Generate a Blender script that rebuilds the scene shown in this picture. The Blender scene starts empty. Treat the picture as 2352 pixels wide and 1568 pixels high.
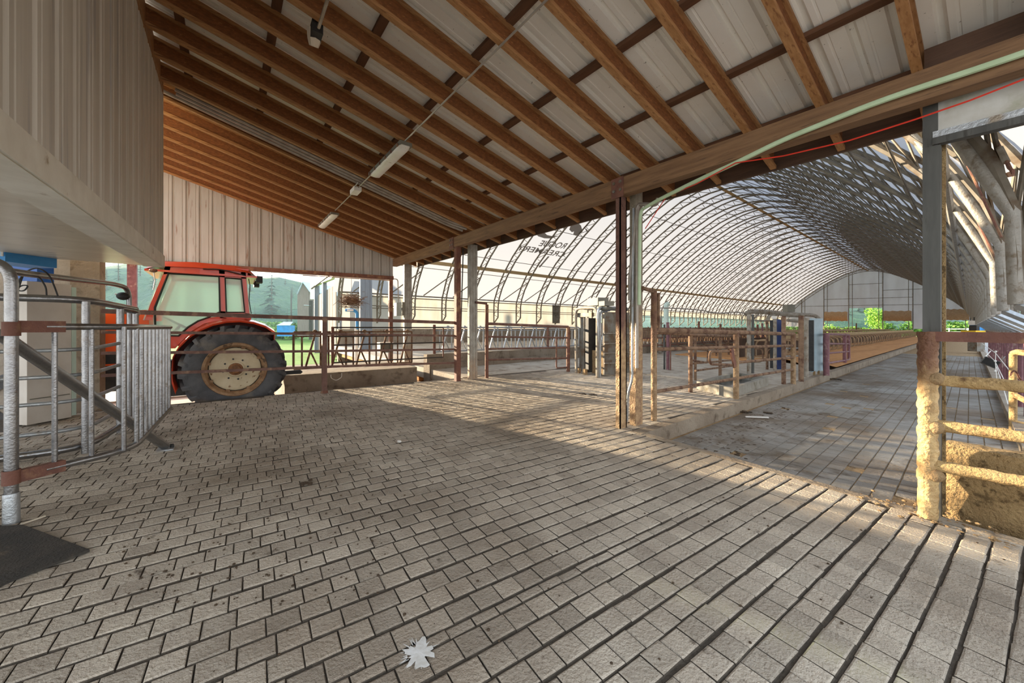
import bpy, math, random
from mathutils import Vector, Matrix
random.seed(7)
C = bpy.context.scene.collection
SC = bpy.context.scene
V = Vector
# ------------------------------------------------------------------ camera calibration
FP, EYE, YH, VPX = 865.0, 1.4, 753.0, 2318.0          # focal length in px (2352 wide), eye height, horizon row, vanishing column of +Y
YAW = math.atan((VPX - 1176) / FP)
FW = V((-math.sin(YAW), math.cos(YAW))); RT = V((math.cos(YAW), math.sin(YAW)))
def ray(x): return FW + RT * ((x - 1176) / FP)
def atD(x, y, D): r = ray(x) * D; return V((r.x, r.y, EYE + (YH - y) * D / FP))
def atY(x, y, Y): return atD(x, y, Y / ray(x).y)
def atX(x, y, X): return atD(x, y, X / ray(x).x)
def atZ(x, y, z): return atD(x, y, (EYE - z) * FP / (y - YH))
FB, FC = -0.0287, -0.101                               # the yard floor falls gently towards +X
def fz(X): return FB * X + FC
def onF(x, y):
    r = ray(x); D = (EYE - FC) / (FB * r.x + (y - YH) / FP); return atD(x, y, D)
def roofz(X, Y): return 3.42 - 0.0202 * X + 0.2587 * (4.36 - Y)      # underside of the rafters
def onRoof(x, y, off=0.0):
    r = ray(x); D = (3.42 + off + 0.2587 * 4.36 - EYE) / ((YH - y) / FP + 0.0202 * r.x + 0.2587 * r.y); return atD(x, y, D)
# long hall frame
TV = V((-0.040, 0.9992)); SV = V((0.9992, 0.040)); SCN = -9.75
def H(s, L, h):                                        # across, along, height above the eye (hall leans with the site)
    p = SV * s + TV * L; return V((p.x, p.y, EYE + h - 0.025 * (s - SCN)))
def HZ(s, L, z): p = SV * s + TV * L; return V((p.x, p.y, z))
def toSL(p): q = V((p.x, p.y)); return q.dot(SV), q.dot(TV)

# ------------------------------------------------------------------ materials
def mat(name, c1, c2=None, scale=6.0, rough=0.75, metal=0.0, c3=None, s3=14.0, t3=(0.58, 0.68), bump=0.0, bscale=40.0,
        stretch=(1, 1, 1), spec=0.4, detail=6.0, contrast=(0.35, 0.65), rnd=0.0, bdist=0.02, coat=0.0, c4=None, s4=.6, t4=(.52, .72)):
    m = bpy.data.materials.new(name); m.use_nodes = True
    nt = m.node_tree; N = nt.nodes; L = nt.links
    b = N['Principled BSDF']; b.inputs['Roughness'].default_value = rough; b.inputs['Metallic'].default_value = metal
    b.inputs['Specular IOR Level'].default_value = spec
    if coat: b.inputs['Coat Weight'].default_value = coat
    tc = N.new('ShaderNodeTexCoord'); mp = N.new('ShaderNodeMapping'); mp.inputs['Scale'].default_value = stretch
    L.new(tc.outputs['Object'], mp.inputs['Vector'])
    def noise(sc, det=detail):
        n = N.new('ShaderNodeTexNoise'); n.inputs['Scale'].default_value = sc; n.inputs['Detail'].default_value = det
        n.inputs['Roughness'].default_value = 0.6; L.new(mp.outputs['Vector'], n.inputs['Vector']); return n
    def mix(f, a, bcol):
        x = N.new('ShaderNodeMix'); x.data_type = 'RGBA'
        L.new(f, x.inputs[0])
        if isinstance(a, tuple): x.inputs[6].default_value = (*a, 1)
        else: L.new(a, x.inputs[6])
        if isinstance(bcol, tuple): x.inputs[7].default_value = (*bcol, 1)
        else: L.new(bcol, x.inputs[7])
        return x.outputs[2]
    def ramp(out, lo, hi):
        r = N.new('ShaderNodeMapRange'); r.inputs[1].default_value = lo; r.inputs[2].default_value = hi; L.new(out, r.inputs[0]); return r.outputs[0]
    col = None
    if c2:
        col = mix(ramp(noise(scale).outputs[0], *contrast), c1, c2)
    if c3:
        col = mix(ramp(noise(s3).outputs[0], *t3), col if col is not None else c1, c3)
    if c4:
        col = mix(ramp(noise(s4, 7).outputs[0], *t4), col if col is not None else c1, c4)
    if rnd:
        g = N.new('ShaderNodeNewGeometry'); hs = N.new('ShaderNodeHueSaturation')
        mr = N.new('ShaderNodeMapRange'); mr.inputs[3].default_value = 1 - rnd; mr.inputs[4].default_value = 1 + rnd
        L.new(g.outputs['Random Per Island'], mr.inputs[0]); L.new(mr.outputs[0], hs.inputs['Value'])
        if col is None: hs.inputs['Color'].default_value = (*c1, 1)
        else: L.new(col, hs.inputs['Color'])
        col = hs.outputs[0]
    if col is None: b.inputs['Base Color'].default_value = (*c1, 1)
    else: L.new(col, b.inputs['Base Color'])
    if bump:
        bp = N.new('ShaderNodeBump'); bp.inputs['Strength'].default_value = bump; bp.inputs['Distance'].default_value = bdist
        L.new(noise(bscale, 4).outputs[0], bp.inputs['Height']); L.new(bp.outputs[0], b.inputs['Normal'])
    m.diffuse_color = (*c1, 1)
    return m
def thin(name, col, transl, w=0.5, c2=None, scale=3.0, spec=0.1):   # woven sheeting that lets daylight through
    m = bpy.data.materials.new(name); m.use_nodes = True; nt = m.node_tree; N = nt.nodes; L = nt.links
    N.remove(N['Principled BSDF']); out = N['Material Output']
    d = N.new('ShaderNodeBsdfDiffuse'); t = N.new('ShaderNodeBsdfTranslucent'); x = N.new('ShaderNodeMixShader')
    x.inputs[0].default_value = w
    d.inputs[0].default_value = (*col, 1); t.inputs[0].default_value = (*transl, 1)
    if c2:
        tc = N.new('ShaderNodeTexCoord'); n = N.new('ShaderNodeTexNoise'); n.inputs['Scale'].default_value = scale; n.inputs['Detail'].default_value = 5
        mx = N.new('ShaderNodeMix'); mx.data_type = 'RGBA'; r = N.new('ShaderNodeMapRange'); r.inputs[1].default_value = .42; r.inputs[2].default_value = .68
        mp = N.new('ShaderNodeMapping'); mp.inputs['Scale'].default_value = (1, 1, .25); L.new(tc.outputs['Object'], mp.inputs[0]); L.new(mp.outputs[0], n.inputs['Vector'])
        L.new(n.outputs[0], r.inputs[0]); L.new(r.outputs[0], mx.inputs[0]); mx.inputs[6].default_value = (*transl, 1); mx.inputs[7].default_value = (*c2, 1)
        L.new(mx.outputs[2], t.inputs[0])
    L.new(d.outputs[0], x.inputs[1]); L.new(t.outputs[0], x.inputs[2]); L.new(x.outputs[0], out.inputs[0])
    return m
def glassy(name, tint, film, w):
    m = bpy.data.materials.new(name); m.use_nodes = True; nt = m.node_tree; N = nt.nodes; L = nt.links
    b = N['Principled BSDF']; b.inputs['Base Color'].default_value = (*film, 1); b.inputs['Roughness'].default_value = .12
    t = N.new('ShaderNodeBsdfTransparent'); t.inputs[0].default_value = (*tint, 1); x = N.new('ShaderNodeMixShader'); x.inputs[0].default_value = w
    L.new(t.outputs[0], x.inputs[1]); L.new(b.outputs[0], x.inputs[2]); L.new(x.outputs[0], N['Material Output'].inputs[0]); return m

M = {}
M['paver'] = mat('paver_concrete', (.56, .49, .395), (.44, .375, .30), 3.0, .88, c3=(.15, .12, .09), s3=9, t3=(.64, .74), bump=1.0, bscale=60, rnd=.14, spec=.25, bdist=.018, c4=(.30, .245, .185), s4=.55, t4=(.46, .66))
M['grout'] = mat('joint_dirt', (.095, .076, .056), (.06, .048, .035), 20, .95, bump=.6, bscale=60)
M['alley'] = mat('worn_alley_concrete', (.26, .24, .22), (.19, .17, .15), 1.3, .75, c3=(.10, .075, .052), s3=2.3, t3=(.52, .68), bump=.4, bscale=30)
M['slab'] = mat('platform_concrete', (.46, .41, .34), (.33, .28, .22), 2.0, .85, c3=(.18, .13, .085), s3=3.5, t3=(.55, .72), bump=.5, bscale=30)
M['conc'] = mat('old_concrete', (.29, .24, .18), (.20, .155, .11), 1.3, .9, c3=(.10, .07, .045), s3=5, t3=(.55, .72), bump=.8, bscale=22)
M['conc_grey'] = mat('grey_trough_concrete', (.30, .285, .24), (.22, .2, .165), 4, .9, c3=(.13, .11, .07), s3=5, t3=(.55, .68), bump=.4)
M['galv_post'] = mat('pitted_galvanised', (.34, .325, .29), (.27, .25, .215), 9, .55, .3, c3=(.19, .155, .115), s3=16, t3=(.54, .68), bump=.4)
M['rail_mud'] = mat('mud_caked_rail', (.54, .37, .17), (.40, .26, .11), 10, .95, c3=(.18, .10, .045), s3=9, t3=(.56, .66), bump=1.0, bscale=40, bdist=.03)
M['loop'] = mat('worn_stall_pipe', (.42, .30, .18), (.30, .20, .12), 6, .7)
M['shade'] = mat('stall_shade_brown', (.10, .06, .035), (.07, .04, .025), 4, .9)  # dark brown that stands in for the shade behind the dividers
M['conc_pale'] = mat('pale_concrete', (.55, .50, .42), (.42, .37, .30), 3.0, .9, c3=(.25, .2, .14), s3=5, t3=(.6, .72), bump=.4, bscale=30)
M['block'] = mat('grey_block', (.36, .32, .27), (.27, .24, .2), 5, .9, bump=.5, bscale=50)
M['conc_mud'] = mat('mud_splashed_concrete', (.42, .29, .135), (.28, .18, .08), 4, .95, c3=(.15, .095, .04), s3=13, t3=(.55, .62), bump=1.0, bscale=30, bdist=.04)
M['mud'] = mat('dried_mud', (.42, .29, .15), (.24, .15, .075), 12, .95, bump=1.0, bscale=45, bdist=.03)
M['mudpipe'] = mat('mud_caked_pipe', (.29, .185, .115), (.19, .115, .07), 9, .9, c3=(.12, .06, .038), s3=6, t3=(.5, .6), bump=1.0, bscale=50, bdist=.02)
M['rust'] = mat('rusty_painted_steel', (.20, .085, .055), (.13, .055, .04), 7, .7, c3=(.30, .17, .09), s3=5, t3=(.52, .66), bump=.4, bscale=40)
M['rustrail'] = mat('brown_pipe', (.19, .10, .075), (.12, .06, .045), 8, .65, c3=(.28, .17, .11), s3=6, t3=(.55, .66), bump=.3, bscale=40)
M['maroon'] = mat('maroon_paint', (.22, .10, .11), (.15, .06, .07), 8, .6, c3=(.33, .22, .2), s3=6, t3=(.56, .66), bump=.3)
M['galv'] = mat('galvanised_steel', (.34, .34, .34), (.25, .25, .255), 9, .27, .92, c3=(.20, .17, .14), s3=7, t3=(.60, .72), bump=.15, bscale=60)
M['galv_dull'] = mat('dull_galvanised', (.34, .31, .26), (.22, .185, .14), 8, .55, .3, c3=(.17, .11, .065), s3=6, t3=(.54, .66), bump=.4, bscale=50)
M['galv_truss'] = mat('weathered_truss_pipe', (.19, .165, .13), (.125, .105, .075), 5, .6, .1, c3=(.10, .065, .035), s3=3, t3=(.54, .66))
M['galv_bright'] = mat('bright_galvanised', (.46, .48, .49), (.34, .36, .37), 6, .36, .7, c3=(.26, .22, .17), s3=5, t3=(.57, .68), bump=.3)
M['steelgrey'] = mat('grey_steel_column', (.10, .10, .09), (.07, .07, .064), 3, .55, .2, c3=(.045, .042, .036), s3=4, t3=(.56, .68), stretch=(4, 4, .6))
M['colwhite'] = mat('whitewashed_column', (.55, .53, .47), (.40, .36, .29), 4, .7, c3=(.26, .18, .11), s3=3, t3=(.58, .7), stretch=(4, 4, .5), bump=.2)
M['beam'] = mat('glulam_beam', (.25, .14, .068), (.165, .088, .042), 3, .7, c3=(.09, .05, .027), s3=5, t3=(.58, .70), stretch=(.6, 8, 8), bump=.25, bscale=20)
M['darkwood'] = mat('dark_stained_board', (.12, .065, .038), (.075, .04, .024), 3, .75, stretch=(.6, 6, 6), bump=.3, bscale=15)
M['osb'] = mat('strand_board_web', (.255, .095, .028), (.165, .06, .018), 28, .75, c3=(.36, .15, .05), s3=44, t3=(.60, .68), bump=.25, bscale=40, stretch=(1, .6, 1.4))
M['flange'] = mat('pine_flange', (.40, .205, .08), (.29, .135, .048), 5, .7, stretch=(8, .6, 8), c3=(.20, .085, .03), s3=6, t3=(.56, .66))
M['purlin'] = mat('brown_purlin', (.16, .072, .034), (.10, .045, .022), 4, .75, stretch=(.7, 6, 6))
M['sheet'] = mat('white_roof_sheet', (.90, .86, .78), (.84, .79, .69), 1.6, .45, c3=(.20, .165, .12), s3=26, t3=(.67, .72), spec=.5)
M['siding'] = mat('cream_wall_sheet', (.60, .55, .47), (.48, .43, .355), 2.2, .5, c3=(.31, .29, .27), s3=3, t3=(.54, .68), stretch=(3.2, 3.2, .12), spec=.5)
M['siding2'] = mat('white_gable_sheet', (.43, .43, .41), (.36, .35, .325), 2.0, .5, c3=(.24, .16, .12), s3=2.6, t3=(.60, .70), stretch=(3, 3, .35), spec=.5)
M['flash'] = mat('white_flashing', (.74, .70, .60), (.62, .57, .47), 4, .5, c3=(.35, .27, .17), s3=7, t3=(.62, .72), spec=.5)
M['soffit'] = mat('soffit_panel', (.62, .55, .43), (.50, .43, .32), 3, .3, c3=(.13, .09, .055), s3=9, t3=(.63, .70), stretch=(1.2, .35, 1), spec=.6)
M['tinpanel'] = mat('stained_translucent_panel', (.62, .62, .58), (.48, .46, .40), 4, .5, c3=(.24, .26, .12), s3=2.2, t3=(.52, .68))
M['fabric'] = thin('roof_membrane', (.50, .50, .50), (.245, .25, .265), .6)
M['curtain'] = thin('side_curtain', (.52, .49, .45), (.32, .295, .26), .55, c2=(.27, .24, .20))
M['gablecloth'] = thin('end_wall_cloth', (.40, .37, .36), (.26, .245, .245), .55, c2=(.20, .185, .18), scale=1.2)
M['rolled'] = mat('rolled_brown_tarp', (.42, .29, .16), (.30, .19, .10), 5, .8, stretch=(1, 1, 3), bump=.6, bscale=12)
M['print'] = thin('grey_print', (.13, .11, .095), (.22, .20, .18), .5)
M['strip'] = mat('hall_strip_board', (.40, .29, .14), (.30, .21, .10), 4, .7, stretch=(4, .4, 4))
M['black'] = mat('black_rubber', (.018, .018, .018), (.035, .033, .03), 12, .6)
M['mat'] = mat('rubber_mat', (.035, .032, .028), (.06, .052, .042), 6, .85, c3=(.16, .12, .08), s3=3.0, t3=(.56, .70), bump=.6, bscale=60)
M['wire'] = mat('dark_wire', (.05, .045, .04))
M['red'] = mat('tractor_paint', (.62, .055, .012), (.55, .045, .010), 4, .32, spec=.5, coat=.3)
M['orange'] = mat('hood_paint', (.85, .12, .02), None, rough=.35)
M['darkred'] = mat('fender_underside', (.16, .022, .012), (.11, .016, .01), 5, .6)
M['tire'] = mat('tyre_rubber', (.045, .046, .05), (.085, .085, .088), 5, .62, c3=(.16, .14, .115), s3=3, t3=(.58, .74), bump=.3, bscale=50, spec=.5)
M['rim'] = mat('cream_wheel_disc', (.62, .53, .36), (.54, .44, .28), 5, .6, c3=(.20, .09, .035), s3=9, t3=(.62, .68))
M['rimrust'] = mat('rusty_rim', (.35, .22, .12), (.20, .105, .05), 8, .75, c3=(.08, .05, .03), s3=7, t3=(.56, .64), bump=.4)
M['hubrust'] = mat('rusty_hub', (.30, .13, .05), (.14, .07, .035), 18, .8, bump=.6)
M['gasket'] = mat('black_gasket', (.012, .02, .016), None, rough=.5)
M['glass'] = glassy('green_cab_glass', (.82, .95, .91), (.88, .97, .93), .33)
M['lamp'] = mat('dusty_lamp_cover', (.88, .87, .82), (.78, .75, .68), 4, .35, c3=(.30, .20, .11), s3=12, t3=(.66, .72), spec=.5)
M['pvc'] = mat('pale_green_pipe', (.52, .66, .44), (.44, .57, .36), 5, .45)
M['conduit'] = mat('grey_conduit', (.42, .38, .33), (.30, .26, .22), 6, .45, .5)
M['cordred'] = mat('red_cord', (.65, .04, .02), None, rough=.5)
M['blue'] = mat('machine_blue', (.012, .085, .33), (.01, .065, .26), 3, .4, spec=.5)
M['bluelight'] = mat('light_blue', (.05, .28, .62), (.04, .22, .5), 4, .4)
M['slate'] = mat('grey_blue_panel', (.34, .45, .50), (.27, .36, .40), 3, .5, c3=(.22, .13, .085), s3=8, t3=(.66, .72))
M['steelpanel'] = mat('muddy_steel_panel', (.19, .18, .155), (.14, .12, .09), 5, .6, .1, c3=(.12, .075, .04), s3=4, t3=(.46, .60))
M['boxgrey'] = mat('control_box_grey', (.19, .18, .14), (.15, .14, .11), 5, .6)
M['white'] = mat('white_plastic', (.75, .73, .68), (.66, .63, .57), 5, .5)
M['cabinet'] = mat('off_white_cabinet', (.62, .57, .50), (.54, .48, .41), 3, .5)
M['yellow'] = mat('yellow_paint', (.80, .50, .02), None, rough=.5)
M['sand'] = mat('orange_bedding', (.58, .30, .12), (.46, .22, .08), 3, .95, c3=(.33, .15, .06), s3=8, t3=(.6, .7), bump=.8, bscale=14, bdist=.05)
M['grass'] = mat('meadow_grass', (.10, .22, .025), (.16, .28, .04), 1.5, .9, c3=(.06, .13, .02), s3=4, t3=(.55, .7), bump=1.0, bscale=20, bdist=.1)
M['dirt'] = mat('yard_dirt', (.42, .30, .22), (.33, .22, .15), 1.2, .95, bump=.5, bscale=8)
M['yard'] = mat('pale_bounce_ground', (.72, .68, .62), (.64, .60, .54), 1.5, .85)  # kept pale so the unseen ground behind the camera bounces fill light
M['leaf'] = mat('tree_leaves', (.10, .22, .035), (.16, .30, .05), 2, .8, rnd=.3)
M['leaf_bright'] = mat('bright_leaves', (.22, .42, .05), (.32, .52, .08), 2, .8, rnd=.25)
M['conifer'] = mat('conifer_needles', (.025, .07, .045), (.04, .095, .06), 2, .85, rnd=.3)
M['bark'] = mat('bark', (.10, .07, .05), (.06, .045, .03), 8, .9)
M['barnwood'] = mat('weathered_barn_wall', (.22, .19, .165), (.17, .145, .12), 4, .9, stretch=(4, 4, .3))
M['tinroof'] = mat('blue_grey_roof', (.42, .52, .58), (.36, .45, .5), 3, .5)
M['twig'] = mat('dry_twigs', (.17, .10, .06), (.11, .06, .035), 20, .9)
M['dung'] = mat('dung', (.09, .06, .035), (.06, .04, .025), 10, .9, bump=.6)
M['straw'] = mat('pale_straw', (.60, .52, .40), None, rough=.8)
M['splat'] = mat('white_splash', (.80, .80, .78), (.62, .60, .55), 30, .7)
M['navy'] = mat('navy_panel', (.03, .05, .16), (.02, .035, .12), 4, .45)

# ------------------------------------------------------------------ mesh building
class MB:
    def __init__(s): s.v = []; s.f = []
    def add(s, vs, fs):
        o = len(s.v); s.v += [tuple(v) for v in vs]; s.f += [tuple(i + o for i in f) for f in fs]; return s
    def frame(s, o, x, y, z):                          # box: corner o and three edge vectors
        o, x, y, z = V(o), V(x), V(y), V(z)
        vs = [o, o + x, o + x + y, o + y, o + z, o + x + z, o + x + y + z, o + y + z]
        fs = [(0, 3, 2, 1), (4, 5, 6, 7), (0, 1, 5, 4), (1, 2, 6, 5), (2, 3, 7, 6), (3, 0, 4, 7)]
        if x.cross(y).dot(z) < 0: fs = [f[::-1] for f in fs]
        return s.add(vs, fs)
    def box(s, x0, x1, y0, y1, z0, z1): return s.frame((x0, y0, z0), (x1 - x0, 0, 0), (0, y1 - y0, 0), (0, 0, z1 - z0))
    def bar(s, p, q, w, h, up=(0, 0, 1)):              # rectangular bar centred on p-q: w across, h along up
        p, q = V(p), V(q); d = (q - p).normalized(); u = V(up); x = d.cross(u)
        if x.length < 1e-5: x = d.cross(V((1, 0, 0)))
        x.normalize(); u = x.cross(d).normalized()
        return s.frame(p - x * w / 2 - u * h / 2, x * w, q - p, u * h)
    def tube(s, pts, r, n=8, caps=True, closed=False):
        pts = [V(p) for p in pts]; k = len(pts); rs = r if isinstance(r, (list, tuple)) else [r] * k
        t0 = (pts[1] - pts[0]).normalized(); a = t0.cross(V((0, 0, 1)))
        if a.length < 1e-3: a = t0.cross(V((1, 0, 0)))
        a.normalize(); rings = []
        for i, p in enumerate(pts):
            d = V((0, 0, 0))
            if i > 0 or closed: d += (p - pts[i - 1]).normalized()
            if i < k - 1 or closed: d += (pts[(i + 1) % k] - p).normalized()
            if d.length < 1e-6: d = t0
            d.normalize(); a = (a - d * a.dot(d))
            if a.length < 1e-5: a = d.cross(V((.3, .5, .8)))
            a.normalize(); b = d.cross(a); m = 1.0
            if 0 < i < k - 1:
                cs = (p - pts[i - 1]).normalized().dot(d); m = 1 / max(cs, .5)
            rings.append([p + (a * math.cos(2 * math.pi * j / n) + b * math.sin(2 * math.pi * j / n)) * rs[i] * (m if False else 1) for j in range(n)])
        vs = [v for r_ in rings for v in r_]; fs = []
        for i in range(k if closed else k - 1):
            i2 = (i + 1) % k
            for j in range(n):
                j2 = (j + 1) % n; fs.append((i * n + j, i * n + j2, i2 * n + j2, i2 * n + j))
        if caps and not closed: fs.append(tuple(range(n))[::-1]); fs.append(tuple((k - 1) * n + j for j in range(n)))
        return s.add(vs, fs)
    def lathe(s, prof, c, axis, n=32):                 # prof: (radius, along axis)
        c = V(c); ax = V(axis).normalized(); a = ax.cross(V((0, 0, 1)))
        if a.length < 1e-3: a = ax.cross(V((1, 0, 0)))
        a.normalize(); b = ax.cross(a); vs = []; fs = []
        for r, h in prof:
            for j in range(n):
                t = 2 * math.pi * j / n; vs.append(c + ax * h + (a * math.cos(t) + b * math.sin(t)) * r)
        for i in range(len(prof) - 1):
            for j in range(n):
                j2 = (j + 1) % n; fs.append((i * n + j, i * n + j2, (i + 1) * n + j2, (i + 1) * n + j))
        return s.add(vs, fs)
    def prism(s, poly, ext):                           # planar polygon of 3D points, extruded
        p = [V(q) for q in poly]; e = V(ext); n = len(p)
        nn = V((0, 0, 0))
        for i in range(n): nn += p[i].cross(p[(i + 1) % n])
        if nn.dot(e) > 0: p = p[::-1]
        vs = p + [q + e for q in p]; fs = [tuple(range(n)), tuple(range(2 * n - 1, n - 1, -1))]
        for i in range(n): fs.append(((i + 1) % n, i, i + n, (i + 1) % n + n))
        return s.add(vs, fs)
    def quad(s, a, b, c, d): return s.add([a, b, c, d], [(0, 1, 2, 3)])
    def grid(s, rows):
        n = len(rows[0]); vs = [p for r in rows for p in r]; fs = []
        for i in range(len(rows) - 1):
            for j in range(n - 1): fs.append((i * n + j, i * n + j + 1, (i + 1) * n + j + 1, (i + 1) * n + j))
        return s.add(vs, fs)
    def sph(s, c, r, n=12, m=8, sc=(1, 1, 1)):
        vs = []; fs = []; c = V(c)
        for i in range(m + 1):
            t = math.pi * i / m
            for j in range(n):
                u = 2 * math.pi * j / n; vs.append(c + V((r * sc[0] * math.sin(t) * math.cos(u), r * sc[1] * math.sin(t) * math.sin(u), r * sc[2] * math.cos(t))))
        for i in range(m):
            for j in range(n): fs.append((i * n + j, (i + 1) * n + j, (i + 1) * n + (j + 1) % n, i * n + (j + 1) % n))
        return s.add(vs, fs)
    def build(s, name, material, parent=None, loc=None, smooth=False):
        off = V((0, 0, 0))
        if parent is not None:
            q = parent
            while q is not None: off += q.location; q = q.parent
        l = V(loc) if loc is not None else V((0, 0, 0)); off = off + l
        me = bpy.data.meshes.new(name); me.from_pydata([tuple(V(v) - off) for v in s.v], [], s.f); me.update()
        if smooth:
            for p in me.polygons: p.use_smooth = True
            me.set_sharp_from_angle(angle=math.radians(40))
        me.materials.append(material)
        o = bpy.data.objects.new(name, me); C.objects.link(o); o.location = l
        if parent is not None: o.parent = parent
        return o
def fillet(pts, r, k=5):
    pts = [V(p) for p in pts]; out = [pts[0]]
    for i in range(1, len(pts) - 1):
        a, b, c = pts[i - 1], pts[i], pts[i + 1]; d1 = (a - b); d2 = (c - b); rr = min(r, d1.length * .45, d2.length * .45)
        p, q = b + d1.normalized() * rr, b + d2.normalized() * rr
        for j in range(k + 1):
            t = j / k; out.append(p.lerp(b, t).lerp(b.lerp(q, t), t))
    out.append(pts[-1]); return out
def tag(o, label=None, cat=None, group=None, kind=None):
    if label: o['label'] = label
    if cat: o['category'] = cat
    if group: o['group'] = group
    if kind: o['kind'] = kind
    return o
def thing(name, loc, label, cat, group=None):
    o = bpy.data.objects.new(name, None); C.objects.link(o); o.location = V(loc); o.empty_display_size = .1
    return tag(o, label, cat, group)
def single(mb, name, material, label, cat, group=None, loc=None, smooth=False):
    if loc is None:
        xs = [v[0] for v in mb.v]; ys = [v[1] for v in mb.v]; zs = [v[2] for v in mb.v]
        loc = ((min(xs) + max(xs)) / 2, (min(ys) + max(ys)) / 2, min(zs))
    return tag(mb.build(name, material, None, loc, smooth), label, cat, group)
def struct(mb, name, material, smooth=False, loc=None): return tag(mb.build(name, material, None, loc, smooth), kind='structure')
KIDS = {}
def copy_tree(o, parent=None):
    c = o.copy(); C.objects.link(c); c.parent = parent
    for ch in list(o.children): copy_tree(ch, c)
    return c
def pipe(p, q, r, n=8): return MB().tube([p, q], r, n)
def ordn(k):                                           # 1 -> first
    base = ['first', 'second', 'third', 'fourth', 'fifth', 'sixth', 'seventh', 'eighth', 'ninth', 'tenth', 'eleventh', 'twelfth', 'thirteenth', 'fourteenth',
            'fifteenth', 'sixteenth', 'seventeenth', 'eighteenth', 'nineteenth']
    if k < 20: return base[k - 1]
    tens = {2: 'twenty', 3: 'thirty', 4: 'forty', 5: 'fifty', 6: 'sixty', 7: 'seventy', 8: 'eighty', 9: 'ninety'}[k // 10]
    return tens[:-1] + 'ieth' if k % 10 == 0 else tens + '-' + base[k % 10 - 1]

# ------------------------------------------------------------------ camera, light, colour management
cam = bpy.data.cameras.new('camera'); cam.sensor_width = 36; cam.sensor_fit = 'HORIZONTAL'; cam.lens = FP / 2352 * 36
cam.shift_y = (YH - 784) / 2352; cam.clip_end = 1000; cam.clip_start = .05
co = bpy.data.objects.new('camera', cam); C.objects.link(co); co.location = (0, 0, EYE); co.rotation_euler = (math.pi / 2, 0, YAW)
SC.camera = co
vs = SC.view_settings; vs.view_transform = 'Standard'; vs.look = 'None'; vs.gamma = 1; vs.use_curve_mapping = False; vs.exposure = EXPOSURE = 1.48
W = bpy.data.worlds.new('sky'); SC.world = W; W.use_nodes = True
nt = W.node_tree; bg = nt.nodes['Background']; tc = nt.nodes.new('ShaderNodeTexCoord'); sp = nt.nodes.new('ShaderNodeSeparateXYZ'); rp = nt.nodes.new('ShaderNodeValToRGB')
nt.links.new(tc.outputs['Generated'], sp.inputs[0]); nt.links.new(sp.outputs[2], rp.inputs[0]); nt.links.new(rp.outputs[0], bg.inputs[0])
rp.color_ramp.elements[0].position = 0.0; rp.color_ramp.elements[0].color = (.92, .92, .90, 1)
rp.color_ramp.elements[1].position = .7; rp.color_ramp.elements[1].color = (.62, .76, .95, 1)
bg.inputs[1].default_value = SKY = 1.1
sl = bpy.data.lights.new('sun', 'SUN'); sl.energy = SUN = 7.0; sl.color = (1.0, .84, .60); sl.angle = math.radians(1.0)
so = bpy.data.objects.new('sun', sl); C.objects.link(so); so.location = (-40, -14, 12)
SEL, SAZ = math.radians(9.0), math.radians(19.0)
ld = V((math.cos(SEL) * math.cos(SAZ), math.cos(SEL) * math.sin(SAZ), -math.sin(SEL)))
so.rotation_euler = ld.to_track_quat('-Z', 'Y').to_euler()
# ------------------------------------------------------------------ floors
MI = []
def paver_field():
    mb = MB(); AN = math.atan((2440 - 1176) / FP) - YAW
    dp = V((math.sin(AN), math.cos(AN))); nn = V((dp.y, -dp.x)); rng = random.Random(3)
    def inside(p):
        if p.x < -8.36 or p.x > 2.6 or p.y < -2.2: return False
        if p.x > -3.0 or toSL(p)[0] > -2.95: return p.y < 4.40
        return p.y < 9.6 and p.x > -8.3 + max(0, p.y - 4.6) * .02
    edges = []
    c = -1.62
    while c < 2.8: edges.append((c, c + .1345)); c += .1345
    edges.append((-1.69, -1.62)); c = -1.69
    while c > -9: edges.append((c - .1395, c)); c -= .1395
    GW, JW, LN = .0048, .0016, .1415
    for ci, (a, b) in enumerate(edges):
        off = (ci % 2) * LN * .5 + rng.uniform(-.012, .012); l = -4.0 + off; wig = rng.uniform(0, 6)
        while l < 11:
            ln = LN * rng.uniform(.94, 1.06); cc, lc = (a + b) / 2, l + ln / 2
            p = nn * cc + dp * lc
            if inside(p):
                w, e = (b - a) / 2 - GW, ln / 2 - JW
                dz = rng.uniform(-.0025, .0025); tx, ty = rng.uniform(-.02, .02), rng.uniform(-.015, .015)
                sh = .004 * math.sin(lc * 2.1 + wig) + rng.uniform(-.002, .002)
                rings = []
                for ins, dd in ((0.0, -.03), (.0005, -.010), (.0032, -.0045), (.012, 0.0)):
                    for sx, sy in ((-1, -1), (1, -1), (1, 1), (-1, 1)):
                        u, v2 = sx * (w - ins), sy * (e - ins * .45); q = p + nn * (u + sh + rng.uniform(-.0022, .0022)) + dp * (v2 + rng.uniform(-.0015, .0015))
                        rings.append((q.x, q.y, fz(q.x) + dd + dz + tx * u + ty * v2))
                fs = []
                for k in range(3):
                    for j in range(4): fs.append((k * 4 + j, k * 4 + (j + 1) % 4, k * 4 + 4 + (j + 1) % 4, k * 4 + 4 + j))
                fs.append((12, 13, 14, 15)); mb.add(rings, fs); MI.extend([1] * 8 + [0] * 5)
            l += ln
    return mb
fl = struct(paver_field(), 'floor', M['paver']); fl.data.materials.append(M['grout']); fl.data.polygons.foreach_set('material_index', MI)
def plane_slab(pts, top, depth):                       # polygon slab following the site's fall
    p = [V((x, y, fz(x) + top)) for x, y in pts]; n = len(p)
    return MB().prism([V((q.x, q.y, q.z)) for q in p], (0, 0, -depth))
struct(plane_slab([(-8.42, -2.6), (2.8, -2.6), (2.8, 4.43), (-3.12, 4.43), (-3.33, 9.7), (-8.42, 9.7)], -.011, .3), 'floor_bed', M['grout'])
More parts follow.
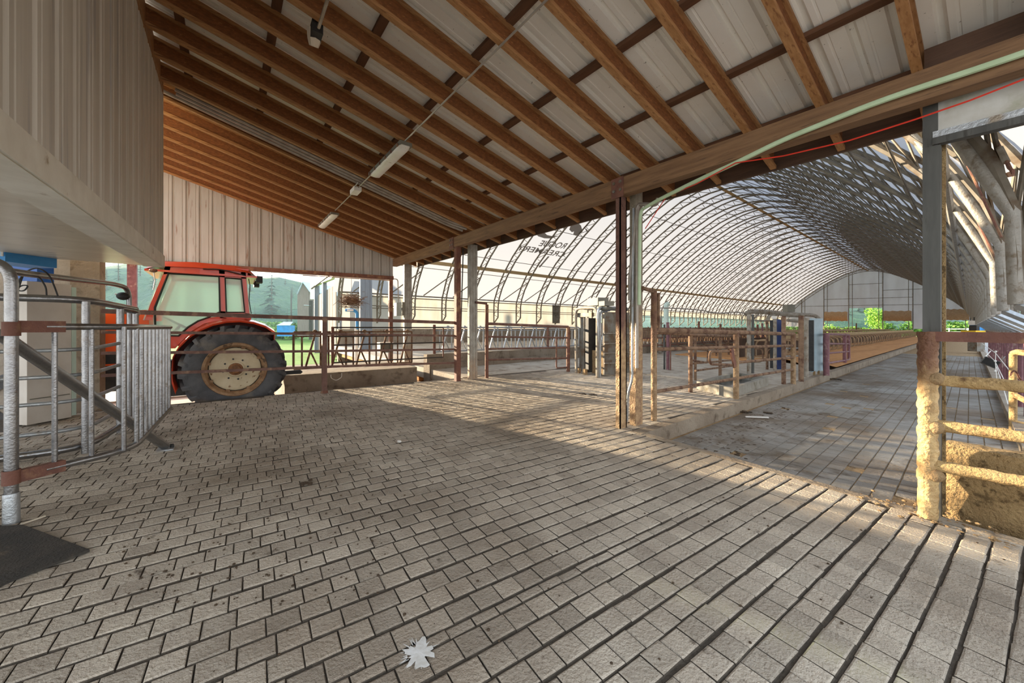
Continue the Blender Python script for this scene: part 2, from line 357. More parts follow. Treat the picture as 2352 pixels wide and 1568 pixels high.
# platform behind the post line, with its kerb to the flush alley
def HP(s, L): p = HZ(s, L, 0); return (p.x, p.y)
struct(plane_slab([HP(-2.9, 9.7), HP(-2.9, 16.2), HP(-4.6, 17.6), HP(-8, 26), HP(-21, 26), HP(-21, 5.2), (-8.42, 4.8), (-8.42, 9.7)], 0.0, .3), 'floor_platform', M['slab'])
kb = MB()
for L0, L1, w0, w1 in ((4.5, 9.8, .16, .16), (9.8, 17, .16, .16), (17, 79, .16, .16)):
    a, b = HZ(-2.94, L0, 0), HZ(-2.94, L1, 0)
    kb.frame(V((a.x, a.y, fz(a.x) + .004)), SV.to_3d() * .17, (b - a) + V((0, 0, fz(b.x) - fz(a.x))), (0, 0, -.32))
struct(kb, 'trim_1', M['conc'])
kb2 = MB().frame(V((-3.0, 4.40, fz(-3.0) + .006)), (5.6, 0, -5.6 * .0287), (0, .09, 0), (0, 0, -.3)); struct(kb2, 'trim_2', M['conc'])
AZ = -.215
al = MB()
al.prism([HZ(-2.8, 4.4, AZ), HZ(.42, 4.4, AZ - .03), HZ(.42, 79, AZ - .03), HZ(-2.8, 79, AZ)], (0, 0, -.15)); struct(al, 'floor_alley', M['mud'])
def alley_tiles():
    mb = MB(); rng = random.Random(5); s = -2.72; i = 0
    while s < .38:
        w = .150; L = 4.5 + (i % 2) * .10
        while L < 34:
            ln = .20 * rng.uniform(.96, 1.04); z = AZ - .03 * (s + 2.8) / 3.2; dz = rng.uniform(0, .003)
            if rng.random() < .985:
                g = .003; r = []
                for ins, dd in ((0, -.004), (.005, .010 + dz)):
                    for a, b in ((0, 0), (1, 0), (1, 1), (0, 1)):
                        ss = s + (g + ins if a == 0 else w - g - ins); LL = L + (g * .6 + ins if b == 0 else ln - g * .6 - ins)
                        p = HZ(ss, LL, z + dd); r.append(p)
                mb.add(r, [(0, 1, 5, 4), (1, 2, 6, 5), (2, 3, 7, 6), (3, 0, 4, 7), (4, 5, 6, 7)])
            L += ln
        s += w; i += 1
    return mb
at_ = struct(alley_tiles(), 'floor_alley_tiles', mat('alley_paver', (.29, .275, .25), (.215, .195, .165), 1.2, .72, c3=(.12, .09, .06), s3=2.0, t3=(.52, .68), bump=.5, bscale=30, rnd=.1, spec=.3, c4=(.135, .095, .06), s4=.33, t4=(.46, .62)))
at_.name = 'floor_alley_pavers'
# far alley strip, right-hand kerb and ground outside
ks = MB().frame(HZ(.42, 4.8, AZ - .04), SV.to_3d() * .22, TV.to_3d() * 74, (0, 0, .17)); struct(ks, 'trim_3', M['conc'])
struct(MB().prism([HZ(.6, 4.8, -.20), HZ(4, 4.8, -.28), HZ(4, 79, -.28), HZ(.6, 79, -.2)], (0, 0, -.2)), 'floor_feed_lane', mat('feed_lane_concrete', (.44, .43, .41), (.34, .32, .30), 2, .85, c3=(.10, .075, .055), s3=7, t3=(.58, .66), bump=.5))
gr = MB().quad(V((-500, -400, -.36)), V((400, -400, -.36)), V((400, 500, -.36)), V((-500, 500, -.36))); struct(gr, 'ground', M['dirt'])
struct(MB().prism([V((-8.3, -60, -.16)), V((60, -60, -.16)), V((60, -2.7, -.16)), V((-8.3, -2.7, -.16))], (0, 0, -.15)), 'unseen_bounce_yard', M['yard'])  # unseen slab added behind the camera to bounce light under the roof
# ------------------------------------------------------------------ lean-to roof
Y_HI, Y_LO = -.80, 5.13
sheet = MB(); period, x = .2286, -13.2
prof = []
while x < 3.2:
    prof += [(x, 0), (x + .055, 0), (x + .070, .034), (x + .100, .034), (x + .122, 0), (x + .16, 0), (x + .166, .005), (x + .178, .005), (x + .184, 0)]; x += period
rows = []
for y in (Y_HI - 1.9, 1.4, 3.2, Y_LO + .06):
    rows.append([V((a, y, roofz(a, y) + .241 + .046 + b)) for a, b in prof])
sheet.grid(rows); so_ = struct(sheet, 'ceiling', M['sheet'])
WX0 = -7.49
RX = [-.472 - .6136 * k for k in range(-1, 20)]; RLONG = None
def rafter(X, first, y0=None):
    t = thing('roof_rafter', (X + .03, Y_LO - .02, roofz(X, Y_LO)), '', 'rafter', 'wooden I-rafters under the roof sheet')
    y0, y1 = (Y_HI if y0 is None else y0), Y_LO - .02; dY = y1 - y0
    def bx(xa, xb, za, zb):
        p = V((xa, y0, roofz(X, y0) + za)); return MB().frame(p, (xb - xa, 0, 0), (0, dY, roofz(X, y1) - roofz(X, y0)), (0, 0, zb - za))
    bx(X + .024, X + .036, .03, .21).build('web', M['osb'], t); bx(X, X + .06, 0, .038).build('bottom_flange', M['flange'], t); bx(X, X + .06, .203, .241).build('top_flange', M['flange'], t)
    return t
r0 = rafter(RX[1], True); vis = []
for i, X in enumerate(RX):
    if X < WX0 - .02:
        if RLONG is None: o = RLONG = rafter(X, False, -2.6)
        else: o = copy_tree(RLONG); o.location = RLONG.location + V((X - RL0, 0, roofz(X, 0) - roofz(RL0, 0)))
        if o is RLONG: RL0 = X
    else: o = r0 if i == 1 else copy_tree(r0)
    if i != 1 and X >= WX0 - .02: o.location = r0.location + V((X - RX[1], 0, roofz(X, 0) - roofz(RX[1], 0)))
    k = len(RX) - i
    o['label'] = 'strand-board roof rafter above the stained panel, beside the short dark board' if i == 0 else ('strand-board roof rafter with pale bottom flange, %s from the cream gable wall' % ordn(k)) if k <= 10 else ('strand-board roof rafter, %s counting from the short dark board on the beam' % ordn(i))
for j, y in enumerate([4.73 - .862 * q for q in range(7)]):
    a, b = V((-12.5, y, 0)), V((3.0, y, 0)); a.z = roofz(a.x, y) + .241 + .022; b.z = roofz(b.x, y) + .241 + .022
    single(MB().bar(a, b, .09, .042), 'roof_purlin', M['purlin'], 'dark brown purlin laid flat across the rafters, %s up from the eave beam' % ordn(j + 1), 'purlin', 'brown purlins across the rafters')
# rim board closing the eave, and the dark blocking above the beam
a, b = V((-12.3, Y_LO + .0, 0)), V((-.40, Y_LO, 0))
rim = MB().frame(V((a.x, Y_LO, roofz(a.x, Y_LO) - .0)), (b.x - a.x, 0, roofz(b.x, Y_LO) - roofz(a.x, Y_LO)), (0, .04, 0), (0, 0, .265))
single(rim, 'rim_board', M['darkwood'], 'dark brown rim board closing the rafter ends behind the eave beam', 'board')
bk = MB().frame(V((-.41, 4.44, 3.43)), (3.2, 0, -.065), (0, .04, 0), (0, 0, .19))
single(bk, 'blocking_board', M['darkwood'], 'short dark stained board on top of the beam beside the stained panel', 'board')
# eave beam in three lengths
def beamz(X): return 3.18 - .0202 * (X - .06)
def beam_len(x0, x1, label):
    mb = MB().frame(V((x0, 4.36, beamz(x0))), (x1 - x0, 0, beamz(x1) - beamz(x0)), (0, .14, 0), (0, 0, .24)); return single(mb, 'eave_beam', M['beam'], label, 'beam', 'lengths of the eave beam')
J1, J2 = atY(1418, 440, 4.36).x, atY(1037, 560, 4.36).x
beam_len(J1 + .003, 2.9, 'long timber eave beam carrying the pale green hose')
beam_len(J2 + .003, J1 - .003, 'timber eave beam between the two bolted steel saddle plates')
beam_len(-12.28, J2 - .003, 'short timber eave beam ending at the cream gable wall')
# ------------------------------------------------------------------ cream building wall overhead with fascia and soffit
def ribbed(p0, p1, z0, z1, ztop=None, period=.2286, depth=.019, kind=0):
    """vertical ribbed sheet from p0 to p1 (xy), z0/z1 functions of the fraction along"""
    p0, p1 = V(p0), V(p1); d = (p1 - p0); Ln = d.length; d = d / Ln; n = V((d.y, -d.x)); mb = MB(); pr = []; u = 0
    while u < Ln:
        for du, dv in ((0, 0), (.06, 0), (.078, 1), (.108, 1), (.126, 0), (.165, 0), (.172, .3), (.186, .3), (.193, 0)):
            if u + du <= Ln: pr.append((u + du, dv * depth))
        u += period
    pr.append((Ln, 0)); rows = [[], []]
    for a, b in pr:
        q = p0 + d * a + n * b; f = a / Ln; rows[0].append(V((q.x, q.y, z0(f)))); rows[1].append(V((q.x, q.y, z1(f))))
    return mb.grid(rows)
WY = -.74; WX0, WX1 = -7.49, -1.25
fa = lambda x: 2.29 - .034 * (x - WX0) + .0
WZ = lambda f: fa(WX0 + f * (WX1 - WX0))
w = ribbed((WX1, WY), (WX0, WY), lambda f: WZ(1 - f) + .16, lambda f: roofz(WX1 + f * (WX0 - WX1), WY) + .02, period=.30, depth=-.012)
struct(w, 'wall_left', M['siding'])
wb = MB().frame(V((WX0, WY - .12, WZ(0) + .02)), (WX1 - WX0, 0, WZ(1) - WZ(0)), (0, .10, 0), (0, 0, 2.6)); struct(wb, 'wall_left_core', M['block'])
fs_ = MB().frame(V((WX0 - .01, WY - .02, WZ(0))), (WX1 - WX0, 0, WZ(1) - WZ(0)), (0, .035, 0), (0, 0, .165)); struct(fs_, 'trim_4', M['flash'])
under = MB().frame(V((WX0 - .01, WY - .21, WZ(0) - .004)), (WX1 - WX0, 0, WZ(1) - WZ(0)), (0, .21, 0), (0, 0, .02)); struct(under, 'trim_5', M['flash'])
sf = MB().frame(V((WX0 - .02, WY - 4.2, WZ(0) + .01)), (WX1 - WX0 + .4, 0, WZ(1) - WZ(0)), (0, 4.0, 0), (0, 0, .05)); struct(sf, 'ceiling_soffit', M['soffit'])
ew = ribbed((WX0, WY), (WX0, WY - 4.2), lambda f: WZ(0) + .02, lambda f: 5.2 + f * .8, depth=-.012); struct(ew, 'wall_left_end', M['siding'])
tb = MB().frame(V((WX0 + .0, Y_HI + .02, roofz(WX0, Y_HI) - .10)), (8.6, 0, -.0202 * 8.6), (0, .04, 0), (0, 0, .34)); struct(tb, 'trim_6', M['flange'])
# small screws along the flashing are part of the trim: a row of dark heads
# ------------------------------------------------------------------ cream gable wall beyond the tractor
G0, G1 = V((-12.25, 4.36)), V((-13.05, -2.0))
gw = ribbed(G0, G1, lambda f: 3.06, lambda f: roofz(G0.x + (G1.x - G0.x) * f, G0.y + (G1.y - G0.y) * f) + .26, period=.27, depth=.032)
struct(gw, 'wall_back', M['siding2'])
gd = (G1 - G0).normalized().to_3d(); gn = V((gd.y, -gd.x, 0))
hd = MB().frame(V((G0.x, G0.y, 2.98)) + gn * .035, gd * 6.4, gn * -.16, (0, 0, .11)); struct(hd, 'trim_7', M['rust'])
hp = MB(); hp.tube([V((G0.x, G0.y, 2.965)) + gn * .07 + gd * .1, V((G0.x, G0.y, 2.965)) + gn * .07 + gd * 2.6], .016)
single(hp, 'header_conduit', M['conduit'], 'thin pale conduit along the lower edge of the gable wall', 'conduit')
tt = MB().bar(V((G0.x, G0.y, roofz(G0.x, G0.y) - .015)) + gn * .07, V((G1.x, G1.y, roofz(G1.x, G1.y) - .015)) + gn * .07, .05, .085); struct(tt, 'trim_8', M['flange'])
# ------------------------------------------------------------------ long fabric hall
PR = [(0, 8.55), (.7, 8.5), (1.4, 8.35), (2.4, 8.0), (3.6, 7.35), (4.8, 6.6), (6, 5.75), (7.2, 4.8), (8.2, 3.95), (9.0, 3.1), (9.55, 2.35), (9.85, 1.75), (9.98, 1.25), (10.0, .8), (10.0, .45)]
def offs(pr, d):
    out = []
    for i, p in enumerate(pr):
        a = V(pr[max(i - 1, 0)]); b = V(pr[min(i + 1, len(pr) - 1)]); t = (b - a).normalized(); n = V((-t.y, t.x)); 
        if i == 0: n = V((0, 1))
        out.append((p[0] + n.x * d, p[1] + n.y * d))
    return out
PO = offs(PR, .42); PO = [p for p in PO if p[1] > 1.5] + [(10.44, 1.5), (10.46, .9), (10.46, .0)]
PF = offs(PO[:-3], .07) + [(10.56, 1.55)]
L0, LSP, NTR = 5.3, 1.95, 38; L1 = L0 + LSP * (NTR - 1)
def both(pr): return [(SCN - w, h) for w, h in pr[::-1]] + [(SCN + w, h) for w, h in pr[1:]]
def resample(pts, step):
    out = [V(pts[0])]; acc = 0
    for a, b in zip(pts[:-1], pts[1:]):
        a, b = V(a), V(b); l = (b - a).length; t = step - acc
        while t < l: out.append(a.lerp(b, t / l)); t += step
        acc = (acc + l) % step
    out.append(V(pts[-1])); return out
inner, outer = both(PR), both(PO)
def truss():
    foot = H(SCN - 10.46, L0, 0)
    t = thing('arch_truss', foot, '', 'truss', 'pipe arch trusses of the long hall')
    MB().tube([H(s, L0, h) for s, h in inner], .048, 6).build('inner_chord', M['galv_truss'], t, smooth=True)
    MB().tube([H(s, L0, h) for s, h in outer], .048, 6).build('outer_chord', M['galv_truss'], t, smooth=True)
    ri, ro = resample(inner, .62), resample(outer, .635); w = MB(); n = min(len(ri), len(ro))
    for i in range(n - 1):
        A, B = ri[i], ro[i]; w.tube([H(A.x, L0, A.y), H(B.x, L0, B.y)], .017, 4, False)
        w.tube([H(A.x, L0, A.y), H(ro[i + 1].x, L0, ro[i + 1].y)] if i < n // 2 else [H(B.x, L0, B.y), H(ri[i + 1].x, L0, ri[i + 1].y)], .017, 4, False)
    w.build('web_bracing', M['galv_truss'], t)
    MB().tube([H(SCN + 10.0, L0, .45), H(SCN + 9.98, L0, 1.22), H(SCN + 9.62, L0, 2.1), H(SCN + 9.22, L0, 2.86)], [.05, .05, .05, .045], 10).build('knee_post', M['galv_post'], t, smooth=True)
    for sg in (-1, 1):                                  # the inner chord kinks out to the outer leg above the side wall
        a = H(SCN + sg * 10.0, L0, .45); b = H(SCN + sg * 10.46, L0, .05)
        if sg > 0: b = H(SCN + 10.95, L0, -.18)
        pipe(a, b, .042, 6).build('foot_brace', M['galv_bright'] if sg > 0 else M['galv_truss'], t, smooth=True)
        c, d = H(SCN + sg * 9.2, L0, 2.85), H(SCN + sg * 10.35, L0 - 1.25, 1.62)
        if sg < 0: pipe(c, d, .032, 6).build('knee_brace', M['galv_truss'], t, smooth=True)
    return t
t0 = truss()
for k in range(NTR):
    o = t0 if k == 0 else copy_tree(t0)
    o.location = t0.location + TV.to_3d() * 0 if k == 0 else H(SCN - 10.46, L0 + LSP * k, 0)
    o['label'] = 'curved pipe truss of the fabric hall, %s from the timber eave beam' % ordn(k + 1) if k < 19 else 'curved pipe truss of the fabric hall, %s from its far end wall' % ordn(NTR - k)
# roof membrane and its strips
rows = []
fpts = resample([p for p in both(PF)], .6)
for L in (L0 - .25, L0 + 12, L0 + 35, L1 + .4): rows.append([H(p.x, L, p.y) for p in fpts])
fb = struct(MB().grid(rows), 'ceiling_hall', M['fabric'], smooth=True)
def along(name, s, h, w, hh, material, lab, cat='pipe', L_a=L0, L_b=L1, grp=None, rnd=True):
    a, b = H(s, L_a, h), H(s, L_b, h)
    mb = MB().tube([a, b], w, 6) if rnd else MB().bar(a, b, w, hh)
    return single(mb, name, material, lab, cat, grp)
pin = [p for p in PR]; 
for i, (w, h) in enumerate([(1.4, 8.32), (3.6, 7.32), (6.0, 5.72), (8.2, 3.92), (9.0, 3.07)]):
    for sg in (-1, 1):
        along('hall_purlin', SCN + sg * (w - .052), h - .052, .018, 0, M['galv_truss'], 'thin pipe purlin along the fabric hall, %s below the ridge on the %s slope' % (ordn(i + 1), 'far' if sg < 0 else 'alley side'), 'purlin', grp='thin pipe purlins along the hall')
along('ridge_board', SCN, 8.62, .22, .03, M['strip'], 'brown ridge board along the top of the fabric hall', 'board', rnd=False)
along('fixing_strip', SCN - 9.22, 3.40, .06, .20, M['strip'], 'tan fixing strip along the membrane above the side curtain', 'strip', rnd=False)
along('fixing_strip', SCN + 9.22, 3.40, .06, .20, M['strip'], 'tan fixing strip along the membrane over the feed lane', 'strip', rnd=False)
for q, (h, r) in enumerate(((1.56, .045), (1.42, .03))):
    along('eave_rail', SCN - 10.40 + .0, h, r, 0, M['galv_truss'], ('thick' if q == 0 else 'thin') + ' eave rail along the top of the side curtain', 'rail', grp='eave rails of the hall')
for q, h in enumerate((.93, .80)):
    along('curtain_rail', SCN - 10.36, h, .025, 0, M['galv_truss'], ('upper' if q == 0 else 'lower') + ' of the two thin rails crossing the pale side curtain', 'rail', grp='curtain rails')
# side curtain: full drop near, raised further on
def curtain(La, Lb, h0, h1, n=60):
    rows = [[], []]
    for i in range(n + 1):
        L = La + (Lb - La) * i / n; ds = .03 * math.sin(L * 2.3)
        rows[0].append(H(SCN - 10.58 + ds, L, h0)); rows[1].append(H(SCN - 10.58 + ds * .4, L, h1))
    return MB().grid(rows)
LC = 26.5
single(curtain(L0 + .2, LC, -.5, 1.52), 'side_curtain', M['curtain'], 'pale side curtain hanging full height behind the silver headlocks', 'curtain')
single(curtain(LC + .4, L1, .98, 1.52), 'side_curtain', M['curtain'], 'raised tan side curtain above the open strip of green field', 'curtain')
sw = MB().frame(HZ(SCN - 10.7, L0, -.4), SV.to_3d() * .2, TV.to_3d() * (L1 - L0), (0, 0, 1.75)); struct(sw, 'wall_side', M['conc'])
along('hall_purlin', SCN + 9.55, 2.12, .045, 0, M['galv_post'], 'thick pipe purlin at the knees of the feed-side trusses', 'purlin')
pn = MB().frame(H(SCN - 10.47, 20.6, .1), SV.to_3d() * .05, TV.to_3d() * .78, (0, 0, 1.4)); single(pn, 'grey_panel', M['boxgrey'], 'narrow grey panel standing against the pale side curtain', 'panel')
# ------------------------------------------------------------------ printing on the membrane
SAMP = []
def on_fabric(x, y, inset=.03):
    r = ray(x); ds, dt = r.dot(SV), r.dot(TV); best = None; prev = None
    for i in range(0, 401):
        f = i / 400; k = f * (len(PF) - 1); a = int(k) if k < len(PF) - 1 else len(PF) - 2; fr = k - a
        w = PF[a][0] + (PF[a + 1][0] - PF[a][0]) * fr; h = PF[a][1] + (PF[a + 1][1] - PF[a][1]) * fr
        s = SCN - w; D = s / ds; z = EYE + (YH - y) * D / FP; zz = EYE + h - .025 * (s - SCN); e = z - zz
        if D > 0 and prev is not None and prev * e <= 0:
            return k, D * dt
        prev = e
    return None
def fab(k, L, inset=.03):
    k = max(0, min(len(PF) - 1.001, k)); a = int(k); fr = k - a
    w = PF[a][0] + (PF[a + 1][0] - PF[a][0]) * fr; h = PF[a][1] + (PF[a + 1][1] - PF[a][1]) * fr
    tx, ty = PF[a + 1][0] - PF[a][0], PF[a + 1][1] - PF[a][1]; l = math.hypot(tx, ty); nx, ny = ty / l, -tx / l
    return H(SCN - (w + nx * inset), L, h + ny * inset)
pA, pB = on_fabric(1297, 583), on_fabric(1188, 566)    # C ... Y of the second word
qA, qB = on_fabric(1300, 563), on_fabric(1240, 556)    # R ... E of the first
def lettering(body, p, q, khalf):
    cu = bpy.data.curves.new('lettering', 'FONT'); cu.body = body; cu.size = 1; cu.offset = .018; ob = bpy.data.objects.new('tmp', cu); C.objects.link(ob)
    dg = bpy.context.evaluated_depsgraph_get(); me = bpy.data.meshes.new_from_object(ob.evaluated_get(dg)); bpy.data.objects.remove(ob)
    xs = [v.co.x for v in me.vertices]; x0, x1 = min(xs), max(xs); mb = MB()
    vs = []
    for v in me.vertices:
        t = (v.co.x - x0) / (x1 - x0); L = p[1] + (q[1] - p[1]) * t; k = p[0] + (q[0] - p[0]) * t - (v.co.y / .72 - .5) * 2 * khalf
        vs.append(fab(k, L))
    mb.add(vs, [tuple(pp.vertices) for pp in me.polygons]); return mb
logo = lettering('CREAMERY', pA, pB, .16); lg2 = lettering('ROGUE', qA, qB, .16)
emb = thing('roof_print', fab(pA[0], pA[1]), 'grey mirrored creamery name and emblem printed on the white membrane', 'print')
logo.build('lettering', M['print'], emb); lg2.build('lettering', M['print'], emb)
def trace(px):
    mb = MB(); vs = []
    for x, y in px:
        k = on_fabric(x, y)
        if k: vs.append(fab(*k))
    return MB().add(vs, [tuple(range(len(vs)))])
for poly in ([(1230, 536), (1236, 541), (1250, 545), (1266, 546), (1284, 540), (1268, 541), (1256, 538), (1250, 532), (1252, 526), (1244, 526), (1236, 530)],
             [(1310, 516), (1326, 508), (1334, 517), (1338, 530), (1330, 536), (1322, 540), (1316, 537), (1318, 530), (1313, 531), (1307, 526)],
             [(1294, 525), (1293, 519), (1299, 516), (1305, 518), (1303, 520), (1299, 519), (1297, 522), (1297, 528)],
             [(1342, 522), (1347, 524), (1349, 528), (1353, 530), (1351, 532), (1346, 529), (1344, 525)],
             [(1236, 612), (1240, 613), (1262, 588), (1258, 587)]):
    trace(poly).build('emblem', M['print'], emb)
# ------------------------------------------------------------------ far end wall
LE = L1 + .3
def sh(x, y, L=LE): r = ray(x); D = L / r.dot(TV); return D * r.dot(SV), (YH - y) * D / FP + .025 * (D * r.dot(SV) - SCN)
def prof_h(w):
    w = abs(w)
    for (a, b), (c, d) in zip(PF[:-1], PF[1:]):
        if a <= w <= c: return b + (d - b) * (w - a) / (c - a)
    return PF[-1][1]
cols = [SCN - 10.5] + [sh(x, 700)[0] for x in (1842, 1893, 1950, 2028, 2097, 2171, 2229)] + [SCN + 10.5]
bot = [0, 0, sh(1920, 737)[1], sh(1987, 707)[1], sh(2060, 737)[1], 0.0, sh(2200, 735)[1], .0]
ge = MB()
for i in range(len(cols) - 1):
    a, b = cols[i], cols[i + 1]; pts = []
    for j in range(9):
        s = a + (b - a) * j / 8; pts.append(H(s, LE, max(prof_h(s - SCN) - .05, bot[i] + .02)))
    pts += [H(b, LE, bot[i]), H(a, LE, bot[i])]; ge.add(pts[::-1], [tuple(range(len(pts)))])
struct(ge, 'wall_far', M['gablecloth'])
for i, c in enumerate(cols[1:-1]):
    for q, ds in enumerate((0, .42 if i < 3 else -.42)):
        single(MB().tube([H(c + ds, LE - .15, -.4), H(c + ds, LE - .15, prof_h(c + ds - SCN) - .2)], .06 if q == 0 else .04, 6), 'end_wall_post', M['galv_truss'],
               '%s thin post of the far end wall, %s from the sand side' % ('dark' if q == 0 else 'pale', ordn(i + 1)), 'post', 'posts of the far end wall')
for n_, (xa, xb) in enumerate(((1893, 2097), (1950, 2028), (1842, 2171), (2028, 2171))):
    y = (685, 652, 701, 664)[n_]; a, b = sh(xa, y), sh(xb, y); hh = (a[1] + b[1]) / 2
    single(MB().tube([H(a[0], LE - .1, hh), H(b[0], LE - .1, hh)], .035, 6), 'end_wall_girt', M['galv_truss'], 'thin horizontal pipe across the far end wall, %s from the top' % ordn([2, 0, 3, 1][n_] + 1), 'pipe', 'horizontal pipes of the far end wall')
for i, lab in ((2, 'beside the doorway, nearest the sand bed'), (4, 'between the far doorway and the grey column'), (6, 'in the corner next to the feed lane')):
    a, b = cols[i], cols[i + 1]; h0 = bot[i]; hh = 1.45; mb = MB(); rows = []
    for j in range(13):
        s = a + .1 + (b - a - .2) * j / 12; sag = .06 * math.sin(j * 1.9)
        rows.append([H(s, LE - .35 - .22 * math.sin(math.pi * q / 6), h0 + hh * (q / 6) + sag) for q in range(7)])
    mb.grid(rows); single(mb, 'rolled_curtain', M['rolled'], 'brown rolled-up end-wall curtain ' + lab, 'curtain', 'rolled curtains on the far end wall')
# closing sheet of the hall's near end beside the grey column
pz = MB()
x0, x1 = atY(2143, 300, 4.62).x, 3.2
zb = lambda X: atY(2143, 327, 4.62).z - .02 * (X - x0)
pz.frame(V((x0, 4.62, zb(x0) + .035)), (x1 - x0, 0, -.02 * (x1 - x0)), (0, .02, 0), (0, 0, .60)); 
tp = thing('stained_panel', (x0, 4.62, zb(x0)), 'stained grey sheet panel above the opening beside the steel column', 'panel')
pz.build('sheet', M['tinpanel'], tp)
MB().frame(V((x0, 4.585, zb(x0) - .03)), (x1 - x0, 0, -.02 * (x1 - x0)), (0, .07, 0), (0, 0, .055)).build('bottom_trim', M['steelgrey'], tp)
MB().frame(V((x0, 4.60, zb(x0) + .03)), (x1 - x0, 0, -.02 * (x1 - x0)), (0, .02, 0), (0, 0, .05)).build('bottom_flange', M['galv_bright'], tp)
# ------------------------------------------------------------------ posts and columns
def mudline(name, clean, clean2, mud, mud2, z0, z1, metal=0.0, rough=.7, seed=0.0):
    """a post material: splashed with dried mud up to a ragged line"""
    m = bpy.data.materials.new(name); m.use_nodes = True; nt = m.node_tree; N = nt.nodes; L = nt.links; b = N['Principled BSDF']
    tc = N.new('ShaderNodeTexCoord'); sp = N.new('ShaderNodeSeparateXYZ'); L.new(tc.outputs['Object'], sp.inputs[0])
    n = N.new('ShaderNodeTexNoise'); n.inputs['Scale'].default_value = 5; n.inputs['Detail'].default_value = 6
    mp = N.new('ShaderNodeMapping'); mp.inputs['Scale'].default_value = (3, 3, .8); mp.inputs['Location'].default_value = (seed, 0, 0); L.new(tc.outputs['Object'], mp.inputs[0]); L.new(mp.outputs[0], n.inputs['Vector'])
    ad = N.new('ShaderNodeMath'); ad.operation = 'MULTIPLY_ADD'; ad.inputs[1].default_value = (z1 - z0) * 2.2; L.new(n.outputs[0], ad.inputs[0]); L.new(sp.outputs[2], ad.inputs[2])
    r = N.new('ShaderNodeMapRange'); r.inputs[1].default_value = z0 + (z1 - z0) * 1.0; r.inputs[2].default_value = z1 + (z1 - z0) * 1.1; L.new(ad.outputs[0], r.inputs[0])
    def two(a, c, sc):
        q = N.new('ShaderNodeTexNoise'); q.inputs['Scale'].default_value = sc; q.inputs['Detail'].default_value = 5; L.new(tc.outputs['Object'], q.inputs['Vector'])
        rr = N.new('ShaderNodeMapRange'); rr.inputs[1].default_value = .38; rr.inputs[2].default_value = .62; L.new(q.outputs[0], rr.inputs[0])
        x = N.new('ShaderNodeMix'); x.data_type = 'RGBA'; L.new(rr.outputs[0], x.inputs[0]); x.inputs[6].default_value = (*a, 1); x.inputs[7].default_value = (*c, 1); return x.outputs[2]
    x = N.new('ShaderNodeMix'); x.data_type = 'RGBA'; L.new(r.outputs[0], x.inputs[0]); L.new(two(mud, mud2, 14), x.inputs[6]); L.new(two(clean, clean2, 7), x.inputs[7])
    L.new(x.outputs[2], b.inputs['Base Color']); b.inputs['Roughness'].default_value = rough; b.inputs['Metallic'].default_value = metal
    bp = N.new('ShaderNodeBump'); bp.inputs['Strength'].default_value = .9; bp.inputs['Distance'].default_value = .02
    q = N.new('ShaderNodeTexNoise'); q.inputs['Scale'].default_value = 40; L.new(tc.outputs['Object'], q.inputs['Vector']); L.new(q.outputs[0], bp.inputs['Height']); L.new(bp.outputs[0], b.inputs['Normal'])
    return m
MUD, MUD2 = (.46, .31, .16), (.28, .17, .085)
M['post_mud'] = mudline('mud_splashed_post', (.115, .052, .04), (.17, .085, .06), MUD, MUD2, 1.15, 1.55)
M['col_mud'] = mudline('mud_splashed_column', (.30, .27, .21), (.21, .17, .12), (.40, .26, .13), (.24, .14, .075), 1.2, 1.8)
M['col_pale'] = mudline('pale_column', (.40, .39, .35), (.30, .28, .24), (.40, .26, .16), (.46, .36, .26), .10, .75)
M['penpost'] = mudline('muddy_pen_post', (.13, .06, .035), (.19, .10, .05), (.36, .24, .13), (.24, .145, .07), .9, 1.3)
M['gatepost'] = mudline('mud_caked_gatepost', (.13, .055, .03), (.20, .10, .05), (.56, .39, .18), (.38, .24, .10), .95, 1.3)
# main steel post with saddle plate
c = onF(1424, 985); X, Y = c.x, 4.36 + .01
def boxpost(x0, x1, y0, y1, z0, z1): return MB().box(x0, x1, y0, y1, z0, z1)
pt = thing('steel_post', (X, Y, fz(X)), 'dark rusty steel post, tan with mud below, under the nearer bolted beam joint', 'post')
zt = beamz(X)
mb = MB().box(X - .075, X, Y, Y + .02, fz(X) - .02, zt); mb.box(X - .075, X, Y + .13, Y + .15, fz(X) - .02, zt); mb.box(X - .045, X - .03, Y + .02, Y + .13, fz(X) - .02, zt); mb.box(X - .012, X, Y, Y + .15, fz(X) - .02, zt)
mb.build('shaft', M['post_mud'], pt)
def saddle(t, x, w, beammat=M['rust']):
    z = beamz(x); p = MB().box(x - w / 2, x + w / 2, 4.345, 4.357, z - .03, z + .245).build('saddle_plate', M['darkwood'] if False else M['rust'], t)
    for i in (-1, 1):
        for j in (.07, .18): MB().lathe([(0.0, -.014), (.022, -.014), (.022, 0)], (x + i * w * .27, 4.345, z + j), (0, 1, 0), 10).build('bolt', M['steelpanel'], p)
saddle(pt, atY(1418, 440, 4.35).x, .20)
